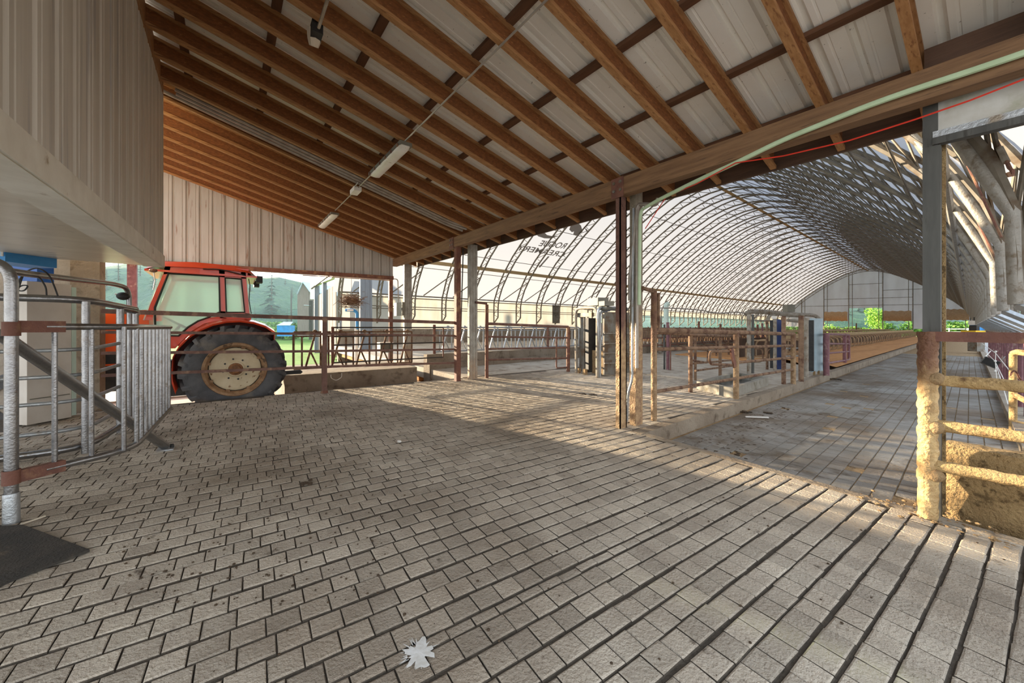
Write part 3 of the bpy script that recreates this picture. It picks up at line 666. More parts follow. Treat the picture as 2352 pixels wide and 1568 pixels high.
# tall mud-splashed column beside it with pipes
c = onF(1460, 978); CX, CY = c.x, c.y
col = thing('end_column', (CX, CY, fz(CX)), 'tall grey-tan box column with pipes strapped to it, beside the rusty post', 'column')
ctop = roofz(CX, CY) - .0
MB().box(CX - .10, CX, CY, CY + .17, fz(CX) - .05, ctop).build('shaft', M['col_mud'], col)
def cpt(x, y, dy=-.02): return atY(x, y, CY + dy)
single(MB().tube(fillet([cpt(1512, 455), cpt(1508, 470), cpt(1468, 469), cpt(1464, 478), cpt(1447, 640), cpt(1447, 690)], .05), .028, 8), 'drain_pipe', M['conduit'], 'grey drain pipe with an elbow leaning between the rusty post and the column', 'pipe', smooth=True)
single(MB().tube(fillet([cpt(1455, 478, -.03), cpt(1452, 850, -.03), cpt(1452, 872, -.03), cpt(1442, 905, -.05), cpt(1440, 968, -.05)], .08), .017, 8), 'conduit', M['galv_bright'], 'thin silver conduit running down the column to the floor', 'conduit', smooth=True)
single(MB().tube([cpt(1463, 478, -.03), cpt(1463, 845, -.03)], .022, 8), 'conduit', M['conduit'], 'dull vertical conduit on the column face below the drain elbow', 'conduit', smooth=True)
# green hose along the beam, red cord
gp = [cpt(1468, 700, -.06), cpt(1470, 500, -.06), cpt(1473, 482, -.06), atY(1510, 460, 4.55), atY(1600, 415, 4.38), atY(1690, 374, 4.31), atY(1800, 320, 4.32), atY(1900, 280, 4.32), atY(2000, 240, 4.32), atY(2100, 205, 4.32), atY(2230, 163, 4.32), atY(2352, 122, 4.32), atY(2500, 70, 4.32)]
single(MB().tube(fillet(gp, .25, 4), .024, 8), 'water_pipe', M['pvc'], 'pale green plastic pipe strung along the eave beam', 'pipe', smooth=True)
rp_ = [atY(1482, 525, CY), atY(1530, 452, 4.6), atY(1600, 422, 4.34), atY(1690, 374, 4.29), atY(1800, 358, 4.26), atY(1950, 323, 4.22), atY(2100, 275, 4.2), atY(2230, 230, 4.18), atY(2352, 182, 4.16), atY(2450, 140, 4.15)]
single(MB().tube(rp_, .0065, 5), 'red_cord', M['cordred'], 'thin red cord sagging below the eave beam', 'cord')
# farther post and pale columns
pB = onF(1043, 875); X = pB.x; zB = beamz(X)
p2 = thing('steel_post', (X, 4.37, fz(X)), 'rust-brown steel post at the far end of the brown rail fence', 'post')
MB().box(X - .06, X + .055, 4.37, 4.49, fz(X) - .02, zB).build('shaft', M['rust'], p2); saddle(p2, atY(1037, 560, 4.35).x, .20)
def palecol(xl, xm, xr, yb, name, label, ztop, zb=None, m='col_pale', Y0=None):
    c = onF(xm, yb) if zb is None else atZ(xm, yb, zb)
    if Y0 is not None: c = atY(xm, yb, Y0)
    D = c.x * FW.x + c.y * FW.y
    wl = (xm - xl) * D / FP / .86; u = (xm - 1176) / FP; wr = (xr - xm) * D / FP / max(.3, (RT.y - u * FW.y)); z0 = fz(c.x) if zb is None else zb
    mb = MB(); x0, x1, y0, y1 = c.x - wl, c.x, c.y, c.y + wr
    mb.box(x0, x1, y0, y1, z0 - .02, ztop)
    n = 3                                               # shallow ribs rolled into the faces
    for i in range(n):
        yy = y0 + (y1 - y0) * (i + .5) / n; mb.box(x1, x1 + .012, yy - .018, yy + .018, z0 - .02, ztop - .01)
    return single(mb, name, M[m], label, 'column')
palecol(1071, 1078, 1097, 871, 'hall_column', 'pale ribbed column just beyond the farther rust-brown post', roofz(-7.9, 4.75))
palecol(922, 929, 946, 829, 'hall_column', 'pale ribbed column standing on the concrete kerb by the gable corner', roofz(-11.9, 4.7), zb=.30)
X = atY(893, 700, 4.30).x
single(MB().box(X - .06, X + .06, 4.30, 4.42, .28, 3.2), 'corner_post', M['rust'], 'rusty post at the low corner of the cream gable wall', 'post')
single(MB().tube([atY(1064, 572, 4.7), atY(1062, 640, 4.7), atY(1058, 780, 4.75)], .016, 6), 'hanging_cable', M['black'], 'black cable hanging beside the pale ribbed column', 'cable')
bx_ = thing('switch_box', atY(915, 722, 4.55), 'grey electrical box on the gable corner post', 'box')
q0, q1 = atY(905, 696, 4.5), atY(924, 724, 4.5); MB().box(q0.x, q1.x, 4.5, 4.6, q1.z, q0.z).build('housing', M['boxgrey'], bx_); MB().box(q1.x - .06, q1.x - .03, 4.485, 4.5, q0.z - .25, q0.z - .18).build('lever', M['black'], bx_)
single(MB().tube(fillet([atY(885, 639, 4.25), atY(914, 641, 4.5), atY(915, 696, 4.52)], .1), .016, 6), 'box_conduit', M['conduit'], 'thin conduit bending down into the grey electrical box', 'conduit')
# tall grey column and muddy gate by the flush alley
gx0, gx1 = atY(2118, 700, 4.58).x, atY(2160, 700, 4.58).x
gc = thing('steel_column', ((gx0 + gx1) / 2, 4.6, fz(0)), 'grey steel column behind the muddy gatepost', 'column')
MB().box(gx0, gx1, 4.60, 4.70, fz(0) - .1, 2.885).build('shaft', M['steelgrey'], gc); MB().box(gx0, gx0 + .085, 4.606, 4.70, 2.885, roofz(gx0, 4.7)).build('upper_plate', M['steelgrey'], gc); MB().box(gx1 - .03, gx1 + .02, 4.70, 4.73, fz(0) - .1, 3.05).build('rear_flange', M['conc_mud'], gc)
gpx = atY(2131, 1188, 4.40).x; gz = atY(2131, 1190, 4.40).z
mg = thing('muddy_gate', (gpx, 4.40, gz), 'mud-caked pipe gate with a round post beside the concrete stub wall', 'gate')
def rough_tube(p, q, r, n=12, seg=26, amp=.006, seed=1):
    rng = random.Random(seed); p, q = V(p), V(q); mb = MB(); rings = []; d = (q - p).normalized(); a = d.cross(V((.3, .2, 1)) if abs(d.z) < .9 else V((1, .2, 0))).normalized(); b = d.cross(a); vs = []; fs = []
    for i in range(seg + 1):
        c = p.lerp(q, i / seg)
        for j in range(n): t = 2 * math.pi * j / n; rr = r + rng.uniform(-amp, amp); vs.append(c + (a * math.cos(t) + b * math.sin(t)) * rr)
    for i in range(seg):
        for j in range(n): fs.append((i * n + j, i * n + (j + 1) % n, (i + 1) * n + (j + 1) % n, (i + 1) * n + j))
    fs.append(tuple(range(n))[::-1]); fs.append(tuple(seg * n + j for j in range(n))); return mb.add(vs, fs)
rough_tube((gpx, 4.40, gz), (gpx, 4.40, 1.37), .058, seg=60, amp=.006).build('gatepost', M['gatepost'], mg, smooth=True)
MB().bar((gpx, 4.40, 1.335), (2.9, 4.40, 1.30), .075, .075).build('top_rail', M['rust'], mg)
for i, y in enumerate((872, 974, 1066)):
    z = atY(2140, y, 4.40).z; rough_tube((gpx + .04, 4.40, z), (2.9, 4.40, z - .02), .042, seg=70, amp=.005, seed=i + 3).build('rail', M['rail_mud'], mg, smooth=True)
for z in (1.0, .62, .25): MB().sph((gpx + .045, 4.37, z + .01), .05, 10, 6, (1, .8, 1)).build('mud_clump', M['mud'], mg, smooth=True)
# concrete stub wall
s0, s1 = atY(2152, 1015, 4.78), atY(2352, 1040, 4.78)
mb = MB(); rows = []; rng = random.Random(9)
z1 = s0.z
def stub():
    x0, x1 = s0.x, 3.0; n = 60; m = 14; vs = []
    prof = [(4.78, -.35), (4.775, -.1), (4.78, .05), (4.775, .15), (4.78, .28), (4.785, z1 - .07), (4.80, z1 - .015), (4.85, z1), (4.98, z1), (5.02, z1 - .03), (5.03, z1 - .1), (5.03, -.35)]
    rows = []
    for i in range(n + 1):
        x = x0 + (x1 - x0) * i / n; inset = .03 if i == 0 else 0
        rows.append([V((x, y + rng.uniform(-.008, .008) + (inset if y < 4.85 else -inset), z + (rng.uniform(-.006, .006) if z > -.2 else 0) - .02 * (x - x0) - (inset if z > .3 else 0))) for y, z in prof])
    mb = MB().grid(rows); k = len(prof); mb.f.append(tuple(range(k))); return mb
single(stub(), 'stub_wall', M['conc_mud'], 'low mud-splashed concrete stub wall behind the muddy pipe gate', 'wall', smooth=True)
def clods(n, area, seed, sz=(.01, .03)):
    rng = random.Random(seed); mb = MB()
    for _ in range(n):
        x, y, z = area(rng); r = rng.uniform(*sz); mb.sph((x, y, z + r * .2), r, 6, 4, (1, rng.uniform(.6, 1.2), rng.uniform(.35, .7)))
    return mb
# raised feed kerb by the gable corner and along the hall
k1 = MB(); x0 = onF(950, 857).x
k1.box(-12.6, -9.95, 1.05, 4.22, -.36, .315); single(k1, 'feed_kerb', M['conc'], 'raised concrete feed kerb with a mossy top behind the brown rail fence', 'kerb')
k2 = MB().frame(HZ(-10.35, 5.1, -.3), SV.to_3d() * .22, TV.to_3d() * 10.2, (0, 0, .92)); k2.frame(HZ(-10.13, 5.1, -.3), SV.to_3d() * .16, TV.to_3d() * 10.2, (0, 0, .66))
single(k2, 'feed_kerb', M['conc'], 'long stained concrete feed kerb under the silver headlocks', 'kerb')
# ------------------------------------------------------------------ lights, conduit and pipes under the roof
def dn(p, d): return V((p.x, p.y, p.z - d))
LY = 2.06
def rz(x, y=LY): return roofz(x, y)
cd = MB().tube([V((1.2, LY, rz(1.2) - .012)), V((-9.7, LY, rz(-9.7) - .012))], .011, 6)
single(cd, 'ceiling_conduit', M['conduit'], 'thin grey conduit under the rafters linking the two strip lights', 'conduit')
jb = onRoof(817, 437, -.03); j = thing('junction_box', jb, 'small pale junction box on the conduit between the strip lights', 'box')
MB().box(jb.x - .16, jb.x + .16, jb.y - .07, jb.y + .07, jb.z - .05, jb.z + .03).build('cover', M['lamp'], j)
single(MB().tube(fillet([onRoof(826, 414, .06), onRoof(822, 420, -.02), onRoof(812, 432, -.02)], .05), .012, 6), 'flex_lead', M['conduit'], 'short flexible lead curving down beside the junction box', 'cable')
def strip(a, b, lab, dirt=0):
    a, b = onRoof(*a, -.02), onRoof(*b, -.02); x0, x1 = sorted((a.x, b.x)); zc = (a.z + b.z) / 2 - .0
    t = thing('strip_light', ((x0 + x1) / 2, LY, zc - .14), lab, 'light', 'strip lights under the rafters'); w = .085; rows = []; sl = (a.z - b.z) / (a.x - b.x)
    prof = [(-w, -.05), (-w * .95, -.085), (-w * .7, -.11), (0, -.122), (w * .7, -.11), (w * .95, -.085), (w, -.05)]
    for i in range(15):
        f = i / 14; x = x0 + (x1 - x0) * f; k = 1 if 0 < i < 14 else .55
        rows.append([V((x, LY + y * (1 if 0 < i < 14 else .9), zc + sl * (x - (x0 + x1) / 2) - .03 + (z + .03) * k)) for y, z in prof])
    d = MB().grid(rows); n = len(prof); d.f.append(tuple(range(n))); d.f.append(tuple(14 * n + q for q in range(n))[::-1]); d.build('diffuser', M['lamp'], t, smooth=True)
    MB().frame(V((x0 - .01, LY - .092, zc + sl * (x0 - (x0 + x1) / 2) - .07)), (x1 - x0 + .02, 0, sl * (x1 - x0)), (0, .184, 0), (0, 0, .05)).build('housing', M['boxgrey'], t)
    for i in range(6):
        x = x0 + .08 + (x1 - x0 - .16) * i / 5; MB().box(x - .015, x + .015, LY - .104, LY - .090, zc + sl * (x - (x0 + x1) / 2) - .085, zc + sl * (x - (x0 + x1) / 2) - .04).build('clip', M['rust'], t)
strip((930, 322), (862, 397), 'larger nearer strip light with a dusty white cover under the rafters')
strip((775, 487), (742, 517), 'smaller distant strip light with a white cover under the rafters')
# broken lamp holder hanging from a rod
p = onRoof(726, 82, -.05); t = thing('lamp_holder', dn(p, .12), 'broken lamp holder hanging from a bent rod below the rafters', 'lamp')
q = onRoof(752, 0, -.05); MB().tube([dn(q, -.15), dn(q, .0), dn(p.lerp(q, .25), -.0)], .016, 8).build('rod', M['conduit'], t)
MB().box(p.x - .07, p.x + .09, p.y - .05, p.y + .05, p.z - .02, p.z + .10).build('bracket', M['black'], t)
e = onRoof(722, 92, -.06); MB().tube([e + V((.02, -.02, .10)), e + V((0, 0, .0)), e + V((-.03, .0, -.05))], [.055, .065, .045], 8).build('insulator', M['straw'], t, smooth=True)
# pipes running up the bay beside a rafter
xr = RX[1] - .6136 * 11.5 + .0
for i, dx in enumerate((-.13, .0, .13)):
    xx = xr + dx + .03; a, b = V((xx, -2.0 if i == 0 else -.6, 0)), V((xx, 4.30, 0)); a.z = roofz(xx, a.y) + .035; b.z = roofz(xx, b.y) + .035
    single(MB().tube(fillet([a, b + V((0, -.35, .09)), b + V((.08 + .05 * i, 0, 0))], .2), .03, 8), 'bay_pipe', M['conduit'], 'grey pipe running up the bay between two rafters, %s of three' % ['farthest', 'middle', 'nearest'][i], 'pipe', 'three grey pipes between the rafters', smooth=True)
# swallow nest-like stick bundle and blue swing arm seen beyond the gable opening
rng = random.Random(4); c = atD(807, 690, 13.2); mb = MB()
for i in range(420):
    t = rng.uniform(0, 2 * math.pi); r = abs(rng.gauss(.24, .10)); z = rng.gauss(0, .10); d = V((rng.uniform(-1, 1), rng.uniform(-1, 1), rng.uniform(-.5, .5))).normalized() * rng.uniform(.05, .14)
    p = c + V((r * math.cos(t), r * math.sin(t), z)); mb.tube([p - d, p + d], .007, 3, False)
tn = thing('twig_basket', c + V((0, 0, -.2)), 'round dark bundle of twigs hanging in the gable opening', 'basket')
mb.build('twig_weave', M['twig'], tn); MB().sph(c, .24, 14, 8, (1, 1, .55)).build('core', M['twig'], tn, smooth=True)
pipe(c + V((0, 0, .05)), V((c.x, c.y, c.z + 1.4)), .008, 5).build('hanger', M['wire'], tn)
ba = thing('brush_arm', atD(830, 740, 13.6), 'bent blue arm with white lettering beyond the twig bundle', 'arm')
pts = [atD(794, 712, 13.6), atD(812, 712, 13.6), atD(820, 717, 13.6), atD(820, 733, 13.6), atD(820, 756, 13.6)]
MB().tube(fillet(pts, .12), .055, 10).build('tube', M['bluelight'], ba, smooth=True)
a_, b_ = atD(797, 714.0, 13.52), atD(812, 710.0, 13.52); MB().quad(a_, V((b_.x, b_.y, a_.z)), b_, V((a_.x, a_.y, b_.z))).build('label_plate', M['white'], ba)
MB().tube([atD(818, 750, 13.6), atD(818, 842, 13.6)], .06, 8).build('post', M['white'], ba)
# ------------------------------------------------------------------ pipe fences and gates
def fence(name, label, posts, rails, m_post, m_rail, cat='fence', group=None, rp=.032, rr=.022, square=False):
    """posts: [(bottom, top)], rails: [[points]]; every post and rail is a part of its own"""
    base = V(posts[0][0]) if posts else V(rails[0][0]); t = thing(name, base, label, cat, group)
    for p in posts:
        a, b = V(p[0]), V(p[1]); r = p[2] if len(p) > 2 else rp
        (MB().bar(a, b, r * 2, r * 2, (0, 1, 0)) if square else MB().tube([a, b], r, 10)).build('post', m_post, t, smooth=not square)
    for p in rails:
        r = rr
        if isinstance(p, tuple) and isinstance(p[-1], float): r = p[-1]; p = p[0]
        MB().tube(p, r, 8).build('rail', m_rail, t, smooth=True)
    return t
# brown rail fence in front of the tractor
FX = -8.08
def fx(x, y): return atX(x, y, FX)
t = thing('rail_fence', (FX, 1.52, fz(FX)), 'brown four-rail pipe fence in front of the orange tractor', 'fence')
b = fx(745, 897); MB().bar((FX, b.y, fz(FX) - .02), (FX, b.y, fx(745, 728).z), .085, .085, (0, 1, 0)).build('post', M['rustrail'], t)
MB().lathe([(.07, 0), (.06, .05), (.0, .06)], (FX, b.y, fz(FX)), (0, 0, 1), 10).build('post_foot', M['rust'], t)
for i, (yl, ym, yr) in enumerate(((716, 731, 741), (762, 766.5, 771), (808, 806, 802), (857, 842, 833))):
    za, zb, zc = fx(335, yl).z, fx(745, ym).z, fx(1043, yr).z; ya, yc = fx(330, 720).y, 4.40
    h = .068 if i == 0 else .045
    MB().bar((FX, ya - .45, za), (FX, b.y, zb), .05, h).build('rail', M['rustrail'], t); MB().bar((FX, b.y, zb), (FX, yc, zc), .05, h).build('rail', M['rustrail'], t)
# dark swing gate panel behind it
GXx = -9.55
def gx(x, y): return atX(x, y, GXx)
z = [gx(900, q).z for q in (752, 771, 789, 826)]; ya, yb = gx(764, 790).y, gx(1018, 790).y
fence('swing_gate', 'thin dark pipe gate over the mossy feed kerb', [((GXx, ya, z[3] - .02), (GXx, ya, z[0] + .02), .035), ((GXx, yb, z[3]), (GXx, yb, z[0]), .018)],
      [([(GXx, ya, zz), (GXx, yb, zz)], .017) for zz in z], M['rust'], M['wire'], 'gate')
# gate right of the pale column
pA_, pB_ = onF(1118, 868), onF(1305, 853)
def lin(a, b, x, y):                                   # point above the line a-b at picture position
    r = ray(x); d = V((b.x - a.x, b.y - a.y)); n = V((d.y, -d.x)); D = (V((a.x, a.y)).dot(n)) / r.dot(n); return atD(x, y, D)
g = lambda x, y: lin(pA_, pB_, x, y)
fence('pipe_gate', 'brown pipe gate between the pale column and the nearer milking stall', [(pA_, g(1118, 699), .045), (pB_, g(1305, 750), .055), (g(1278, 843), g(1278, 776), .022)],
      [([g(1118, 743), g(1305, 750.5)], .036), ([g(1118, 773), g(1305, 775.5)], .026), ([g(1118, 801), g(1305, 798)], .026), ([g(1118, 826), g(1305, 822)], .026), ([g(1278, 845), g(1303, 843)], .022),
       ([g(1118, 697), g(1092, 694)], .03)], M['rust'], M['rustrail'], 'gate')
# pen along the alley kerb
PX = -3.27
def px_(x, y): return atX(x, y, PX)
def base(x, y): p = px_(x, y); return V((PX, p.y, fz(PX) - .01))
t = fence('pen_fence', 'muddy brown pipe fence along the alley kerb with two bays', [(base(1502, 965), px_(1502, 668), .045), (base(1691, 917), px_(1691, 763), .05), (base(1822, 885), px_(1822, 766), .055)],
      [([px_(1502, 758), px_(1692, 763), px_(1824, 767)], .042), ([px_(1502, 802), px_(1691, 797), px_(1822, 793.5)], .03), ([px_(1691, 832.5), px_(1822, 820.5)], .03),
       ([px_(1502, 900), px_(1691, 869), px_(1822, 848)], .03), ([px_(1500, 669), atY(1476, 661, CY)], .03), ([px_(1509, 672) + V((0, .04, 0)), px_(1509, 760) + V((0, .04, 0))], .024)], M['penpost'], M['mudpipe'], 'fence', rp=.05)
hoopb = px_(1680, 820)
def hoop(a, b, c, d, lab, m='mudpipe'):
    pts = fillet([a, b, c, d], .12, 6); return single(MB().tube(pts, .024, 8), 'pipe_hoop', M[m], lab, 'hoop', 'bent pipe hoops of the pen', smooth=True)
hoop(px_(1684, 806), px_(1630, 807), px_(1630, 836), px_(1688, 838), 'bent pipe hoop fixed to the middle post of the muddy pen fence')
MB().bar(px_(1676, 800) + V((.03, 0, 0)), px_(1684, 842) + V((.03, 0, 0)), .03, .10, (0, 1, 0)).build('hoop_bracket', M['rust'], t)
# inner line of the pen
iA, iB, iC = onF(1586, 900), onF(1597, 873), onF(1654, 869)
gi = lambda x, y: lin(iA, iC, x, y)
fence('inner_pen_gate', 'muddy inner pen gate behind the footbath', [(iA, gi(1586, 768), .045), (iC, gi(1654, 776), .04)],
      [(fillet([V((iB.x, iB.y, iB.z)), lin(iB, iC, 1597, 770), lin(iB, iC, 1606, 768), lin(iB, iC, 1648, 770)], .15), .035), ([gi(1586, 835), gi(1690, 826)], .024), ([gi(1597, 851), gi(1690, 839)], .024),
       ([gi(1509, 763), gi(1560, 766), gi(1600, 770), gi(1700, 772)], .035)], M['mudpipe'], M['mudpipe'], 'gate')
hoop(gi(1590, 800), gi(1627, 804), gi(1625, 833), gi(1588, 827), 'bent pipe hoop on the inner pen gate behind the footbath')
# footbath tray
f0, f1, f2 = onF(1600, 893), onF(1684, 915), onF(1765, 884)
e1 = (f1 - f0); e2 = (f2 - f1); e1.z = 0; e2.z = 0; o = V((f0.x, f0.y, fz(f0.x) - .02)); w1 = e1.normalized() * .10; w2 = e2.normalized() * .10; hgt = .20
tr = MB().frame(o, e1, w2, (0, 0, hgt)); tr.frame(o + e2 - w2, e1, w2, (0, 0, hgt)); tr.frame(o + w2, w1, e2 - 2 * w2, (0, 0, hgt)); tr.frame(o + e1 - w1 + w2, w1, e2 - 2 * w2, (0, 0, hgt))
ft = thing('footbath', o, 'low concrete footbath trough inside the muddy pen fence', 'trough'); tr.build('rim', M['conc_grey'], ft)
MB().frame(o + w1 + w2 + V((0, 0, .0)), e1 - 2 * w1, e2 - 2 * w2, (0, 0, .06)).build('water', mat('dark_water', (.04, .045, .05), None, rough=.12), ft)
# gate beyond the grey-blue panel
dA, dB = onF(1898, 862), onF(1950, 828)
gd_ = lambda x, y: lin(dA, dB, x, y)
fence('maroon_gate', 'small maroon pipe gate at the edge of the orange bedding', [(dA, gd_(1898, 765), .075), (dB, gd_(1949, 768), .05), (gd_(1940, 835), gd_(1940, 766), .06)],
      [([gd_(1898, 767), gd_(1950, 769)], .035), ([gd_(1898, 789), gd_(1950, 789.5)], .03), ([gd_(1900, 811), gd_(1950, 807)], .03), ([gd_(1900, 834), gd_(1950, 826)], .035)], M['maroon'], M['maroon'], 'gate')
# ------------------------------------------------------------------ milking stalls
a0, a1, a2, a3 = onF(1324, 856), onF(1372, 867), onF(1386, 866), onF(1412, 862)
rb = thing('milking_stall', a0, 'nearer milking stall of muddy steel panels with a blue unit and grey control boxes', 'milking stall', 'milking stalls')
la = lambda x, y: lin(a0, a1, x, y); ra = lambda x, y: lin(a2, onF(1443, 861), x, y)
def up(p, z): return V((p.x, p.y, z))
MB().tube(fillet([a0, la(1322, 708), la(1372, 706), a1], .22, 6), .04, 8).build('entry_frame', M['galv_dull'], rb, smooth=True)
MB().tube(fillet([onF(1378, 866), lin(a2, a3, 1378, 716), atD(1400, 712, 10.7)], .18, 6), .035, 8).build('side_frame', M['galv_bright'], rb, smooth=True)
MB().tube(fillet([onF(1374, 866), lin(a2, a3, 1374, 706), atD(1412, 706, 11.0)], .18, 6), .035, 8).build('side_frame', M['galv_bright'], rb, smooth=True)
def panel(pa, pb, z0, z1, th, m, parent, name):
    d = V((pb.x - pa.x, pb.y - pa.y, 0)); n = V((d.y, -d.x, 0)).normalized() * -th; return MB().frame(V((pa.x, pa.y, z0)), d, n, (0, 0, z1 - z0)).build(name, m, parent)
zf = fz(a0.x)
panel(la(1325, 800) + V((0, .1, 0)), la(1336, 800) + V((0, .1, 0)), zf + .05, la(1330, 727).z, .05, M['steelpanel'], rb, 'door_panel')
panel(la(1337, 800) + V((0, .12, 0)), la(1345, 800) + V((0, .12, 0)), zf + .05, la(1345, 730).z, .25, M['black'], rb, 'dark_slot')
panel(la(1322, 800) + V((0, .05, 0)), la(1356, 800) + V((0, .05, 0)), la(1330, 728).z, la(1330, 719).z, .08, M['steelpanel'], rb, 'lintel_panel')
panel(la(1345, 800) + V((0, .25, 0)), la(1370, 800) + V((0, .25, 0)), zf + .03, la(1360, 806).z, .05, M['mud'], rb, 'kick_panel')
panel(la(1354, 800) + V((0, .9, 0)), la(1372, 800) + V((0, .9, 0)), zf + .5, la(1360, 716).z, .35, M['blue'], rb, 'blue_unit')
panel(la(1347, 800) + V((0, .5, 0)), la(1369, 800) + V((0, .5, 0)), la(1360, 770).z, la(1360, 741).z, .03, M['cabinet'], rb, 'white_plate')
MB().tube([la(1362, 739) + V((0, .45, 0)), la(1371, 736) + V((0, .45, 0))], .02, 6).build('handle', M['white'], rb)
sp_ = panel(ra(1388, 800), ra(1446, 800), zf + .03, ra(1390, 716).z, .05, M['steelpanel'], rb, 'side_panel')
for y in (766, 789, 811, 834): MB().tube([ra(1387.5, y) + V((.03, -.02, 0)), ra(1446, y - 1) + V((.03, -.02, 0))], .018, 6).build('side_rail', M['galv_dull'], sp_, smooth=True)
q0, q1 = la(1338, 703), la(1362, 681)
for i, (xa, xb, ya, yb, d) in enumerate(((1338, 1362, 702, 682, .3), (1364, 1377, 702, 690, .25))):
    p, q = la(xa, ya) + V((0, .2, 0)), la(xb, yb) + V((0, .2, 0)); MB().frame(V((p.x, p.y, p.z)), V((q.x - p.x, q.y - p.y, 0)), V((.12, d, 0)), (0, 0, q.z - p.z)).build('control_box', M['boxgrey'], rb)
MB().tube([la(1330, 706) + V((0, .2, 0)), la(1378, 707) + V((0, .25, 0)), atD(1412, 709, 11.4), atD(1440, 710, 11.8)], .06, 8).build('service_duct', M['boxgrey'], rb, smooth=True)
for x in (1342, 1350, 1358, 1368): MB().tube([la(x, 703) + V((0, .2, 0)), la(x + 1, 709) + V((0, .2, 0))], .015, 5).build('hose', M['black'], rb)
for x in (1326, 1341): panel(la(x - 3, 850), la(x + 3, 850), zf - .02, zf + .14, .08, M['mud'], rb, 'foot')
# second stall
B0, B1, B2, B3 = onF(1709, 862), onF(1720, 860), onF(1799, 882), onF(1857, 868)
r2 = thing('milking_stall', B0, 'farther milking stall with a blue drape and a tall grey-blue end panel', 'milking stall', 'milking stalls')
def leg(x, yb, yt, r=.045, m='galv_dull'): p = onF(x, yb); D = p.x * FW.x + p.y * FW.y; return p, atD(x, yt, D), r, m
for x, yb, yt, r, m in ((1720, 860, 722, .055, 'galv_dull'), (1729, 857, 722, .04, 'steelgrey'), (1762, 848, 735, .04, 'mudpipe'), (1800, 882, 726, .05, 'mudpipe'), (1840, 876, 725, .06, 'mudpipe'), (1852, 866, 730, .055, 'galv_dull')):
    p, q, r, m = leg(x, yb, yt, r, m); MB().tube([p, q], r, 8).build('leg', M[m], r2, smooth=True)
D = 13.0
for pts, r in (([(1712, 722), (1722, 715), (1760, 716), (1800, 721), (1845, 724)], .08), ([(1763, 737), (1766, 724), (1785, 721), (1840, 722), (1872, 724), (1882, 733)], .06), ([(1702, 745), (1706, 725), (1716, 718)], .02), ([(1716, 745), (1742, 722)], .03), ([(1735, 736), (1763, 737)], .03), ([(1808, 735), (1848, 739)], .05)):
    MB().tube(fillet([atD(x, y, D) for x, y in pts], .25, 4), r, 8).build('top_pipe', M['galv_dull'], r2, smooth=True)
pp, qq = onF(1866, 862), onF(1890, 859); pe = panel(pp, V((qq.x, qq.y, 0)), fz(-3.5) + .1, lin(pp, qq, 1880, 731).z, .06, M['slate'], r2, 'end_panel')
MB().bar(lin(pp, qq, 1862, 735) + V((0, .02, 0)), lin(pp, qq, 1862, 852) + V((0, .02, 0)), .14, .06, (0, 1, 0)).build('dark_edge', M['black'], r2)
for x in (1870, 1880): MB().bar(up(lin(pp, qq, x, 800), fz(-3.5)), up(lin(pp, qq, x, 800), fz(-3.5) + .12), .05, .05).build('panel_foot', M['mud'], r2)
p = onF(1789, 852); D = p.x * FW.x + p.y * FW.y; MB().prism([atD(1782, 733, D), atD(1796, 738, D), atD(1792, 790, D), atD(1795, 848, D), atD(1784, 848, D)], (.05, .12, 0)).build('blue_drape', M['navy'], r2)
MB().bar(atD(1774, 735, D), atD(1774, 845, D), .10, .1, (0, 1, 0)).build('dark_slot', M['black'], r2); MB().tube([atD(1780, 730, D - .3), atD(1780, 850, D - .3)], .05, 8).build('leg', M['galv_dull'], r2, smooth=True)
MB().frame(atD(1776, 732, D - .35), RT.to_3d() * .10, FW.to_3d() * .08, (0, 0, .09)).build('camera_box', M['white'], r2)
pb_ = atD(1809, 716, 13.2); MB().frame(pb_, RT.to_3d() * .26, FW.to_3d() * .25, (0, 0, .26)).build('control_box', M['boxgrey'], r2); MB().tube([pb_ + V((.05, .1, -.1)), pb_ + V((.05, .1, .02))], .05, 8).build('box_stand', M['boxgrey'], r2)
for i, y in enumerate((772, 790, 808)): MB().tube([atD(1845, y, 12.4), atD(1856, y, 13.1)], .022, 6).build('rung', M['galv_bright'], r2, smooth=True)
for y in (800, 818): MB().tube([atD(1806, y, 11.5), atD(1842, y - 1, 12.3)], .022, 6).build('rung', M['galv_bright'], r2, smooth=True)
hoop(atD(1714, 832, 12.2), atD(1752, 830, 12.2), atD(1752, 802, 12.2), atD(1716, 798, 12.2), 'bent pipe hoop hanging at the entry of the farther milking stall')
hoop(atD(1800, 800, 12.2), atD(1763, 803, 12.2), atD(1764, 824, 12.2), atD(1772, 830, 12.2), 'bent pipe hoop by the blue drape of the farther milking stall')
single(MB().tube(fillet([atD(1512, 707, 13), atD(1560, 708, 13), atD(1610, 712, 13), atD(1650, 720, 13), atD(1690, 716, 13), atD(1715, 720, 13)], .3), .022, 6), 'overhead_hose', M['conduit'], 'long sagging hose running overhead to the farther milking stall', 'hose', smooth=True)
